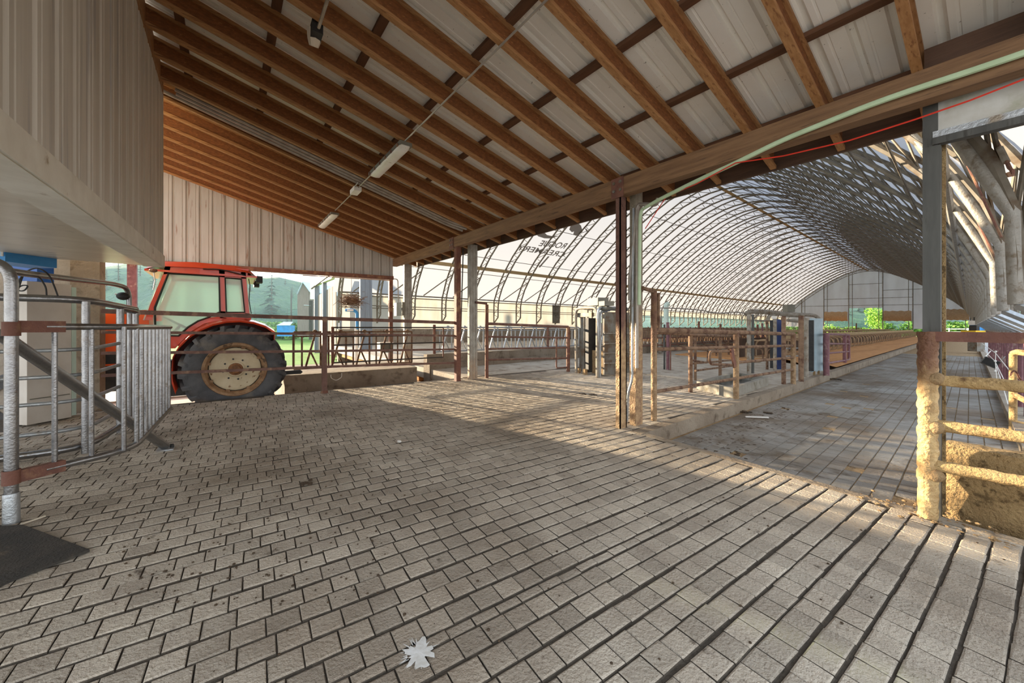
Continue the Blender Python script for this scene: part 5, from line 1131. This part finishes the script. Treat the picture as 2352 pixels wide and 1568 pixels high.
# tall hand rail with black sensor
hr = thing('loop_rail', V((-7.4, -1.3, fz(-7.4))), 'tall galvanised loop rail with a bent end behind the inner pen', 'rail')
pts = [atD(-60, 608, 2.9), atD(40, 626, 3.3), atD(262, 652, 5.1), atD(296, 662, 5.45), atD(297, 720, 5.45), V((atD(297, 720, 5.45).x, atD(297, 720, 5.45).y, fz(-7.6)))]
MB().tube(fillet(pts, .28, 7), .030, 10).build('pipe', M['galv'], hr, smooth=True)
c = atD(283, 680, 5.3); sn = thing('sensor', c, 'black sensor clamped to the end of the tall loop rail', 'sensor')
MB().sph(c, .09, 12, 8, (1.1, .8, .62)).build('case', M['black'], sn, smooth=True); MB().sph(c + V((.045, -.03, .02)) - FW.to_3d() * .05, .012, 8, 6).build('lens', M['lamp'], sn)
for i, (pts, lab) in enumerate((([(40, 668), (44, 640), (62, 624), (90, 634), (106, 660), (107, 678)], 'nearer'), ([(42, 664), (55, 625), (85, 613), (112, 628), (126, 660), (133, 680)], 'taller'), ([(40, 662), (50, 655), (66, 655), (56, 668), (42, 668), (40, 655)], 'small coiled'))):
    single(MB().tube(fillet([atD(x, y, 3.55 + .05 * i) for x, y in pts], .15, 5), .0065, 6), 'cable_loop', M['black'], lab + ' black cable loop rising above the inner pen rail', 'cable', 'black cable loops', smooth=True)
# things behind the pen
cab = thing('cabinet', onF(110, 975), 'off-white cabinet with a greenish glass edge behind the pen', 'cabinet')
a, b = onF(58, 985), onF(165, 957); D1 = 5.6
ca = atD(62, 645, 4.85); cb = atD(164, 650, 5.3); d = V((cb.x - ca.x, cb.y - ca.y, 0)); n = V((d.y, -d.x, 0)).normalized()
if n.dot(V((ca.x, ca.y, 0))) < 0: n = -n
MB().frame(V((ca.x, ca.y, fz(ca.x) + .03)), d, n * .3, (0, 0, ca.z - fz(ca.x) - .03)).build('body', M['cabinet'], cab)
MB().frame(V((cb.x, cb.y, fz(ca.x) + .05)) + d.normalized() * .005, d.normalized() * .05, n * .3, (0, 0, ca.z - fz(ca.x) - .08)).build('glass_edge', glassy('greenish_glass', (.8, .95, .88), (.75, .88, .80), .5), cab)
MB().frame(V((ca.x, ca.y, fz(ca.x) + .35)) - n * .01 + d * .05, d * .9, n * .01, (0, 0, .012)).build('seam', M['boxgrey'], cab)
struct(MB().box(-9.16, -8.80, atX(161, 700, -8.80).y, atX(229, 700, -8.80).y, -.3, 3.3), 'wall_pier', M['conc'])
struct(MB().box(-9.30, -9.20, -9.0, atX(161, 700, -9.20).y + .05, -.3, 3.3), 'wall_block', M['block'])
bl = thing('milking_unit', atD(48, 640, 5.6), 'deep blue machine casing hanging under the soffit behind the pen', 'machine')
MB().frame(atD(13, 646, 5.4), RT.to_3d() * (72 * 5.4 / FP), FW.to_3d() * .2, (0, 0, 66 * 5.4 / FP)).build('casing', M['blue'], bl)
MB().frame(atD(85.5, 646, 5.55), RT.to_3d() * .06, FW.to_3d() * .05, (0, 0, .42)).build('grey_edge', M['slate'], bl)
b2 = thing('milking_unit', atD(0, 595, 4.4), 'light blue machine panel with white lettering at the soffit edge', 'machine')
MB().frame(atD(-60, 600, 4.4), RT.to_3d() * (72 * 4.4 / FP), FW.to_3d() * .5, (0, 0, 50 * 4.4 / FP)).build('panel', M['bluelight'], b2)
for x in (1, 4): MB().frame(atD(x, 588, 4.38), RT.to_3d() * .008, FW.to_3d() * .01, (0, 0, .10)).build('lettering', M['white'], b2)
# rubber mat
m0, m1, m2, m3 = onF(-60, 1218), onF(52, 1210), onF(206, 1268), onF(20, 1340); m4 = onF(-60, 1380)
mm = MB().prism([V((p.x, p.y, fz(p.x) + .004)) for p in (m0, m1, m2, m3, m4)], (0, 0, .014)); single(mm, 'rubber_mat', M['mat'], 'black rubber mat on the pavers at the foot of the pen post', 'mat')
b = onF(395, 612) if False else None
th = thing('hanging_lamp', atD(352, 618, 5.6), 'small rusty lamp bracket under the corner of the cream wall', 'lamp'); c = atD(352, 618, 5.65); MB().sph(c + V((0, 0, -.02)), .05, 8, 6, (1.5, 1, .6)).build('cover', M['rust'], th); MB().tube([c, atD(356, 645, 5.65), atD(352, 665, 5.65)], .008, 5).build('wire', M['white'], th)
single(MB().box(-13.2, -13.05, -1.95, -1.78, -.36, 3.0), 'frame_post', M['maroon'], 'red-brown post of the gable opening beside the tractor windscreen', 'post')
# ------------------------------------------------------------------ outdoors
def gpoly(name, pts, z, m): return struct(MB().prism([V((x, y, z)) for x, y in pts], (0, 0, -.1)), name, M[m])
gpoly('field_near', [(-15, -60), (-15, 4.6), (-22, 4.6), (-22, 90), (-400, 200), (-400, -200)], -.30, 'grass')
gpoly('field_far', [(-60, 84), (40, 84), (60, 300), (-200, 300)], -.30, 'grass')
gpoly('path_yard', [(-12.6, -8), (-12.6, 4.6), (-15, 4.6), (-15, -8)], -.31, 'alley')
def leafcloud(c, rad, n, size, seed, flat=1.0):
    rng = random.Random(seed); mb = MB(); c = V(c)
    blobs = [(V((rng.uniform(-.6, .6) * rad[0], rng.uniform(-.6, .6) * rad[1], rng.uniform(-.55, .7) * rad[2])), rng.uniform(.35, .6)) for _ in range(12)]
    for _ in range(n):
        b, r = rng.choice(blobs); d = V((rng.gauss(0, 1), rng.gauss(0, 1), rng.gauss(0, 1))).normalized() * (rng.random() ** .4) * r
        p = c + b + V((d.x * rad[0], d.y * rad[1], d.z * rad[2])); a = V((rng.gauss(0, 1), rng.gauss(0, 1), rng.gauss(0, .6))).normalized(); q = a.cross(V((rng.gauss(0, 1), rng.gauss(0, 1), rng.gauss(0, 1)))).normalized(); s = size * rng.uniform(.6, 1.4)
        mb.add([p - a * s, p + q * s * .6, p + a * s, p - q * s * .6], [(0, 1, 2, 3)])
    return mb
def broadleaf(p, h, w, lab, m='leaf', n=1500, seed=0, group=None, size=None):
    t = thing('tree', p, lab, 'tree', group); MB().tube([p, p + V((.05 * h, 0, h * .35)), p + V((0, .04 * h, h * .7))], [h * .035, h * .025, h * .01], 6).build('trunk', M['bark'], t)
    leafcloud(p + V((0, 0, h * .56)), (w / 2, w / 2, h * .44), n, size or h * .022, seed).build('crown', M[m], t); return t
def conifer(p, h, w, lab, seed=0, n=26, m='conifer', group=None, gap=.18):
    rng = random.Random(seed); t = thing('conifer', p, lab, 'tree', group); MB().tube([p, p + V((0, 0, h))], [h * .018, h * .004], 6).build('trunk', M['bark'], t); mb = MB()
    for i in range(n):
        f = gap + (1 - gap) * i / n; z = h * f; R = w / 2 * (1 - f) ** .75 * rng.uniform(.7, 1.15) + .12
        for k in range(9):
            a = rng.uniform(0, 6.28); L = R * rng.uniform(.6, 1.1); d = V((math.cos(a), math.sin(a), rng.uniform(-.32, .02))); e = V((-math.sin(a), math.cos(a), 0))
            for j in range(5):
                g = j / 5 * L; c = p + V((0, 0, z)) + d * (g + .1 * L); s = L * .24 * (1 - j * .12)
                mb.add([c - e * s, c + d * s * 1.1, c + e * s, c - d * s * .3 + V((0, 0, s * .35))], [(0, 1, 2, 3)])
    mb.build('crown', M[m], t); return t
# wooded hill beyond the tractor
M['hill'] = mat('wooded_hill', (.035, .085, .05), (.06, .13, .06), .12, .95, c3=(.09, .17, .07), s3=.3, t3=(.55, .7), bump=1.0, bscale=.6, bdist=2.0)
rng = random.Random(21); rows = []
top = [(-300, 590), (0, 600), (180, 606), (240, 612), (300, 610), (345, 616), (420, 622), (500, 626), (560, 628), (600, 636), (640, 644), (690, 654), (740, 668), (790, 690), (900, 720), (1000, 735)]
for j, (D, f) in enumerate(((70, .0), (80, .25), (95, .6), (115, .86), (135, 1.0), (170, .8))):
    r_ = []
    for x, y in top: q = atD(x, y, 135); b = atD(x, 753, D); r_.append(V((b.x, b.y, -.3 + (q.z + .3) * f + (rng.uniform(-1.2, 1.2) if 0 < j else 0))))
    rows.append(r_)
struct(MB().grid(rows), 'hill', M['hill'], smooth=True)
rows = []
top2 = [(1250, 722), (1420, 722), (1560, 720), (1700, 716), (1800, 708), (1880, 700), (1930, 692), (1990, 694), (2060, 700), (2150, 706), (2260, 712), (2400, 716)]
for D, f in ((105, 0), (118, .3), (135, .7), (150, 1.0), (200, .9)):
    r_ = []
    for x, y in top2: q = atD(x, y, 150); b = atD(x, 753, D); r_.append(V((b.x, b.y, -.3 + (q.z + .3) * f + (rng.uniform(-.8, .8) if f else 0))))
    rows.append(r_)
struct(MB().grid(rows), 'hill_far', M['hill'], smooth=True)
proto = None; kinds = []
for i, (x, D, h) in enumerate(((215, 95, 15), (245, 88, 13), (272, 92, 15), (300, 80, 11), (322, 96, 15), (352, 90, 14), (395, 100, 14), (440, 95, 13), (478, 105, 15), (520, 98, 13), (548, 105, 14), (575, 92, 11), (592, 110, 13), (655, 100, 11), (672, 92, 9), (690, 105, 10), (585, 70, 6), (660, 72, 5.5), (700, 95, 8))):
    b = atD(x, 753, D); p = V((b.x, b.y, -.3 + (0 if D < 80 else (D - 70) * .13)))
    if proto is None: o = proto = conifer(p, 14, 6.5, '', 5, 24, group='conifers on the misty hill', gap=.08)
    else: o = copy_tree(proto); o.location = p
    o.scale = (h / 14 * rng.uniform(.85, 1.2),) * 2 + (h / 14,); o.rotation_euler = (0, 0, rng.uniform(0, 6))
    o['label'] = 'hazy conifer on the wooded hill, %s counting along from the concrete pier' % ordn(i + 1)
conifer(V((atD(624, 753, 82).x, atD(624, 753, 82).y, 0)), 13.5, 9.5, 'tall dark conifer with open branches standing before the misty hill', 77, 15, gap=.22)
for i, (x, D, h, w) in enumerate(((600, 62, 3.4, 8), (640, 60, 3.0, 8), (672, 55, 2.6, 6), (300, 60, 3.5, 9), (250, 60, 4, 9))):
    b = atD(x, 753, D); t = thing('shrub', (b.x, b.y, -.3), 'green shrub in the meadow at the foot of the hill, %s in the line' % ordn([4, 3, 5, 2, 1][i] if False else [3, 4, 5, 2, 1][i]), 'shrub', 'shrubs at the foot of the hill'); leafcloud((b.x, b.y, h * .35), (w / 2, w / 2, h * .5), 900, .28, 40 + i).build('foliage', M['leaf'], t)
# blue skip, mast, barn
d0 = 34.0; q = atD(638, 758, d0); sk = thing('skip', V((q.x, q.y, -.3)), 'blue covered skip on the meadow behind the feed barrier', 'skip'); k = d0 / FP
def skf(x0, x1, y0, y1, dd, m, n): a = atD(x0, y1, d0); return MB().frame(a, RT.to_3d() * ((x1 - x0) * k), FW.to_3d() * dd, (0, 0, (y1 - y0) * k)).build(n, m, sk)
skf(636, 664, 747, 772, .9, M['bluelight'], 'body'); a = atD(634, 747, d0 - .05)
MB().prism([a, a + RT.to_3d() * (31 * k), a + RT.to_3d() * (26 * k) + V((0, 0, 8.5 * k)) + FW.to_3d() * .8, a + RT.to_3d() * (5 * k) + V((0, 0, 8.5 * k)) + FW.to_3d() * .8], FW.to_3d() * .1).build('lid', M['tinroof'], sk)
MB().box(atD(634, 747, d0).x, atD(664, 747, d0).x, q.y - .0, q.y + .02, -.3, -.28).build('skid', M['black'], sk)
ms = thing('mast', atZ(669, 778, -.3), 'thin dark mast standing in the meadow', 'mast'); b = atZ(669, 778, -.3); MB().tube([b, V((b.x, b.y, atD(669, 680, (b.x * FW.x + b.y * FW.y)).z)), V((b.x, b.y, atD(669, 660, (b.x * FW.x + b.y * FW.y)).z))], [.12, .10, .02], 8).build('pole', M['wire'], ms)
Db = 48.0; bn = thing('barn', V((atD(700, 753, Db).x, atD(700, 753, Db).y, -.3)), 'tall narrow weathered barn with a pale blue roof beyond the meadow', 'barn')
pts = [atD(683, 772, Db), atD(683, 674, Db), atD(695, 650, Db), atD(709, 668, Db), atD(709, 772, Db)]
ex = RT.to_3d() * 1.6 + FW.to_3d() * 10
MB().prism(pts, ex).build('walls', M['barnwood'], bn)
a, b, c = atD(682, 676, Db - .2), atD(695, 648.5, Db - .2), atD(711.5, 671, Db - .2)
rf_ = MB(); rf_.frame(b, c - b, ex * 1.02, (0, 0, .15)); rf_.frame(b, a - b, ex * 1.02, (0, 0, .15)); rf_.build('roof', M['tinroof'], bn)
gs = thing('grain_leg', V((atD(714, 753, 40).x, atD(714, 753, 40).y, -.3)), 'dark pipework stack with a white hood beside the weathered barn', 'pipework')
for x in (711, 714, 717): MB().tube([atD(x, 780, 40), atD(x, 690, 40)], .07, 6).build('pipe', M['steelgrey'], gs)
MB().frame(atD(712, 687, 40), RT.to_3d() * .40, FW.to_3d() * .4, (0, 0, 1.9)).build('hood', M['white'], gs); MB().tube([atD(698, 701, 40), atD(714, 702, 40)], .05, 6).build('arm', M['galv_bright'], gs)
# columns and sheets of the shelter beside the hall's near end
for i, (xl, xm, xr, lab) in enumerate(((719, 722, 728, 'pale steel column at the outer corner of the side shelter'), (738, 741, 746, 'slim pale steel column of the side shelter'), (776, 779, 790, 'pale blue-grey steel column beside the twig bundle'), (824, 827, 842, 'wide pale blue-grey steel column behind the blue arm'))):
    c = atY(xm, 700, 4.75); D = c.x * FW.x + c.y * FW.y; wl = (xm - xl) * D / FP / .8; wr = (xr - xm) * D / FP / .55; zt2 = atD(xm, (655, 648, 640, 640)[i], D).z
    MBc = MB().box(c.x - wl, c.x, c.y, c.y + wr, -.36, zt2); 
    for q in (.3, .7): MBc.box(c.x, c.x + .02, c.y + wr * q - .04, c.y + wr * q + .04, -.36, zt2)
    single(MBc, 'shelter_column', mat('pale_blue_column%d' % i, (.20, .23, .26), (.16, .18, .205), 3, .5, stretch=(3, 3, .4)), lab, 'column')
xa, xb = atY(728, 700, 4.9).x, atY(770, 700, 4.9).x
single(ribbed((xb, 4.95), (xa, 4.95), lambda f: -.2, lambda f: 3.9 - .3 * f, period=.8, depth=.05), 'shelter_sheet', M['barnwood'], 'grey-tan sheet wall of the side shelter between the slim columns', 'wall sheet')
ra_, rb2 = atY(718, 657, 4.70), atY(760, 640, 4.70)
single(MB().prism([ra_, rb2, rb2 + V((1.5, 0, .35)), rb2 + V((1.5, 0, 1.0)), rb2 + V((0, 0, .7)), ra_ + V((0, 0, .55))], (0, .25, 0)), 'shelter_roof', M['white'], 'white sloping fascia over the slim columns of the side shelter', 'fascia')
# beyond the hall
E2 = 92.0
broadleaf(V((atD(2010, 753, 66).x, atD(2010, 753, 66).y, -.3)), 5.6, 3.6, 'bright green tree seen through the tall far doorway', 'leaf_bright', 2600, 3, size=.13)
for i, (s, L, h, w, m) in enumerate(((-17.5, 92, 2.6, 7, 'leaf_bright'), (-13.4, 90, 2.0, 6, 'leaf_bright'), (-8.2, 92, 2.4, 6, 'leaf'), (-4.5, 93, 2.8, 7, 'leaf_bright'), (-.6, 92, 3.0, 6, 'leaf'), (3, 90, 3.0, 7, 'leaf_bright'), (-22, 93, 2.2, 6, 'leaf'))):
    p = HP(s, L); t = thing('shrub', (p[0], p[1], -.3), 'green shrub beyond the far end wall, %s from the meadow side' % ordn([2, 3, 4, 5, 6, 7, 1][i]), 'shrub', 'shrubs beyond the far end wall'); leafcloud((p[0], p[1], h * .35), (w / 2, w / 2, h * .55), 1100, .22, 60 + i).build('foliage', M[m], t)
for i, (x, D, h) in enumerate(((1905, 128, 9), (1922, 135, 11), (1944, 125, 10), (1958, 138, 12), (1972, 130, 11), (1985, 128, 10), (2046, 132, 9), (2080, 126, 9), (2185, 130, 9), (2212, 126, 8))):
    b = atD(x, 753, D); o = copy_tree(proto); o.location = (b.x, b.y, -.3 + (D - 105) * .12); o.scale = (h / 14 * 1.3,) * 2 + (h / 14,); o['group'] = 'distant conifers beyond the hall'; o['label'] = 'distant hazy conifer beyond the far end wall, %s from the meadow side' % ordn(i + 1)
wf = thing('white_fence', V((*HP(-.5, 87), -.3)), 'white rail fence in the grass beyond the corner opening', 'fence')
for z in (.35, .8, 1.25): MB().bar(V((*HP(-4, 87), z)), V((*HP(1.5, 87), z)), .05, .14).build('rail', M['white'], wf)
for s in (-3.8, -2.0, -.2, 1.4): MB().box(HP(s, 87)[0] - .07, HP(s, 87)[0] + .07, HP(s, 87)[1] - .07, HP(s, 87)[1] + .07, -.3, 1.4).build('post', M['white'], wf)
# low shed and rails in the meadow past the raised curtain
sh_ = thing('meadow_shed', V((*HP(-34, 33), -.3)), 'small grey open shed in the meadow past the raised curtain', 'shed')
for s, L in ((-36, 31), (-32, 31), (-36, 35), (-32, 35)): MB().box(HP(s, L)[0] - .1, HP(s, L)[0] + .1, HP(s, L)[1] - .1, HP(s, L)[1] + .1, -.3, 3.0).build('post', M['white'], sh_)
MB().prism([V((*HP(-37, 30), 3.0)), V((*HP(-31, 30), 3.6)), V((*HP(-31, 30), 3.75)), V((*HP(-37, 30), 3.15))], TV.to_3d() * 6).build('roof', M['steelgrey'], sh_)
for i in range(6):
    p = HP(-42 - i * 2, 36 + i * 9); t = thing('shrub', (p[0], p[1], -.3), 'meadow shrub past the raised curtain, %s along the hall' % ordn(i + 1), 'shrub', 'meadow shrubs past the raised curtain'); leafcloud((p[0], p[1], 1.0), (3.5, 3.5, 1.7), 800, .25, 80 + i).build('foliage', M['leaf' if i % 2 else 'leaf_bright'], t)
# ------------------------------------------------------------------ small things on the floor
sx = thing('white_splash', onF(965, 1505), 'white splash mark on the nearest pavers', 'splash'); c = onF(962, 1500); rng = random.Random(2); mb = MB(); pts = []
for i in range(40): a = 2 * math.pi * i / 40; r = .058 * (1 + rng.uniform(-.45, .45)); pts.append(V((c.x + r * math.cos(a) * 1.1, c.y + r * math.sin(a) * 1.0, fz(c.x) + .0045)))
mb.add([c + V((0, 0, .006))] + pts, [(0, i + 1, (i + 1) % 40 + 1) for i in range(40)])
for i in range(26):
    a = rng.uniform(0, 6.28); r0, r1 = .05, rng.uniform(.065, .105); d = V((math.cos(a), math.sin(a), 0)); e = V((-d.y, d.x, 0)) * .004; mb.add([c + d * r0 - e + V((0, 0, .0045)), c + d * r0 + e + V((0, 0, .0045)), c + d * r1 + V((0, 0, .0045))], [(0, 1, 2)])
mb.build('splat', M['splat'], sx)
q = atZ(1712, 957, AZ + .03); q2 = atZ(1765, 959, AZ + .03); single(MB().bar(V((q.x, q.y, AZ + .035)), V((q2.x, q2.y, AZ + .035)), .028, .02), 'plastic_strip', M['white'], 'short white plastic strip lying on the flush alley', 'strip')
single(MB().bar(onF(48, 1206) + V((0, 0, .008)), onF(104, 1187) + V((0, 0, .008)), .014, .008), 'wood_sliver', M['straw'], 'thin pale stick lying beside the rubber mat', 'stick')
c = onF(917, 1015); single(MB().sph(c + V((0, 0, .01)), .03, 8, 5, (1.3, .8, .5)), 'paper_scrap', M['white'], 'small white scrap on the pavers in the open yard', 'scrap')
def clump(x, y, r, lab, alley=False):
    c = atZ(x, y, AZ + .02) if alley else onF(x, y); rng = random.Random(int(x)); mb = MB()
    for _ in range(9): d = V((rng.uniform(-1, 1) * r * 1.6, rng.uniform(-1, 1) * r, 0)); mb.sph(c + d + V((0, 0, r * .12)), r * rng.uniform(.3, .6), 7, 5, (1.2, 1, .5))
    return single(mb, 'dung_clump', M['dung'], lab, 'dung', 'dark dung clumps', loc=(c.x, c.y, c.z), smooth=True)
clump(1920, 871, .09, 'dark dung clump at the alley kerb near the grey-blue panel', True); clump(1765, 948, .05, 'dark dung clump beside the white plastic strip', True)
clump(1712, 946, .06, 'dark dung clump between the kerb and the white strip', True); clump(1340, 905, .04, 'dark dung clump on the sunlit pavers near the bolted post'); clump(1361, 907, .05, 'larger dark dung clump nearest the bolted post')
clump(705, 1110, .04, 'small dark dung clump out on the middle of the paver yard'); clump(1620, 950, .10, 'muddy heap at the corner of the alley kerb', True); clump(1590, 966, .12, 'muddy heap below the pen gatepost', True)
db = thing('dirt_crumbs', (-3, 1.5, -.0), 'loose dark dirt crumbs scattered over the pavers', 'dirt'); db['kind'] = 'stuff'
rng = random.Random(31); mb = MB()
for _ in range(900):
    if rng.random() < .6: x, y = onF(rng.uniform(0, 900), 890 + 500 * rng.random() ** 1.4).xy
    else: x, y = rng.uniform(-8, 1), rng.uniform(-1, 4.3)
    if x < -8.2 or y < -1.6 or (x < -1.9 and y < -.55): continue
    r = rng.uniform(.003, .010); mb.sph((x, y, fz(x) + .003), r, 5, 3, (1, 1, .6))
mb.build('crumbs', M['dung'], db)
rng = random.Random(32); mb = MB()
for _ in range(420): x = rng.uniform(-.8, 1.6); mb.sph((x, 4.42 + rng.gauss(0, .10), fz(x) + rng.uniform(-.008, .008)), rng.uniform(.005, .016), 6, 4, (1.2, 1, .6))
dd = tag(single(mb, 'mud_litter', M['mud'], 'dried mud crumbs along the foot of the muddy gate', 'mud'), kind='stuff')
rng = random.Random(33); mb = MB()
for _ in range(700): L = rng.uniform(4.7, 9.5); p = HZ(-2.7 + abs(rng.gauss(0, .35)), L, AZ); mb.sph((p.x, p.y, AZ + .0), rng.uniform(.006, .028), 6, 4, (1.3, 1, .45))
tag(single(mb, 'mud_litter', M['dung'], 'dark mud crumbs along the foot of the alley kerb', 'mud'), kind='stuff')

# ------------------------------------------------------------------ morning haze over the meadow
hm = bpy.data.materials.new('morning_haze'); hm.use_nodes = True; N = hm.node_tree.nodes; N.remove(N['Principled BSDF']); vsx = N.new('ShaderNodeVolumeScatter'); vsx.inputs['Color'].default_value = (.60, .85, .95, 1); vsx.inputs['Density'].default_value = .0032; vsx.inputs['Anisotropy'].default_value = .2
hm.node_tree.links.new(vsx.outputs[0], N['Material Output'].inputs['Volume'])
hz_ = tag(single(MB().box(-74, -46, -160, 160, -.28, 45), 'haze', hm, 'pale blue morning haze lying in front of the wooded hill', 'haze'), kind='stuff')
hz2 = tag(single(MB().box(-45, 60, 150, 180, -.28, 40), 'haze', hm, 'pale blue morning haze beyond the far end of the hall', 'haze'), kind='stuff')

c = atX(772, 862, -9.8); single(MB().tube(fillet([atX(760, 858, -9.97), atX(760, 868, -9.9), atX(772, 874, -9.75), atX(785, 866, -9.9), atX(785, 854, -9.97)], .08), .008, 5), 'wire_hoop', M['white'], 'pale wire hoop hanging on the front of the mossy feed kerb', 'wire')
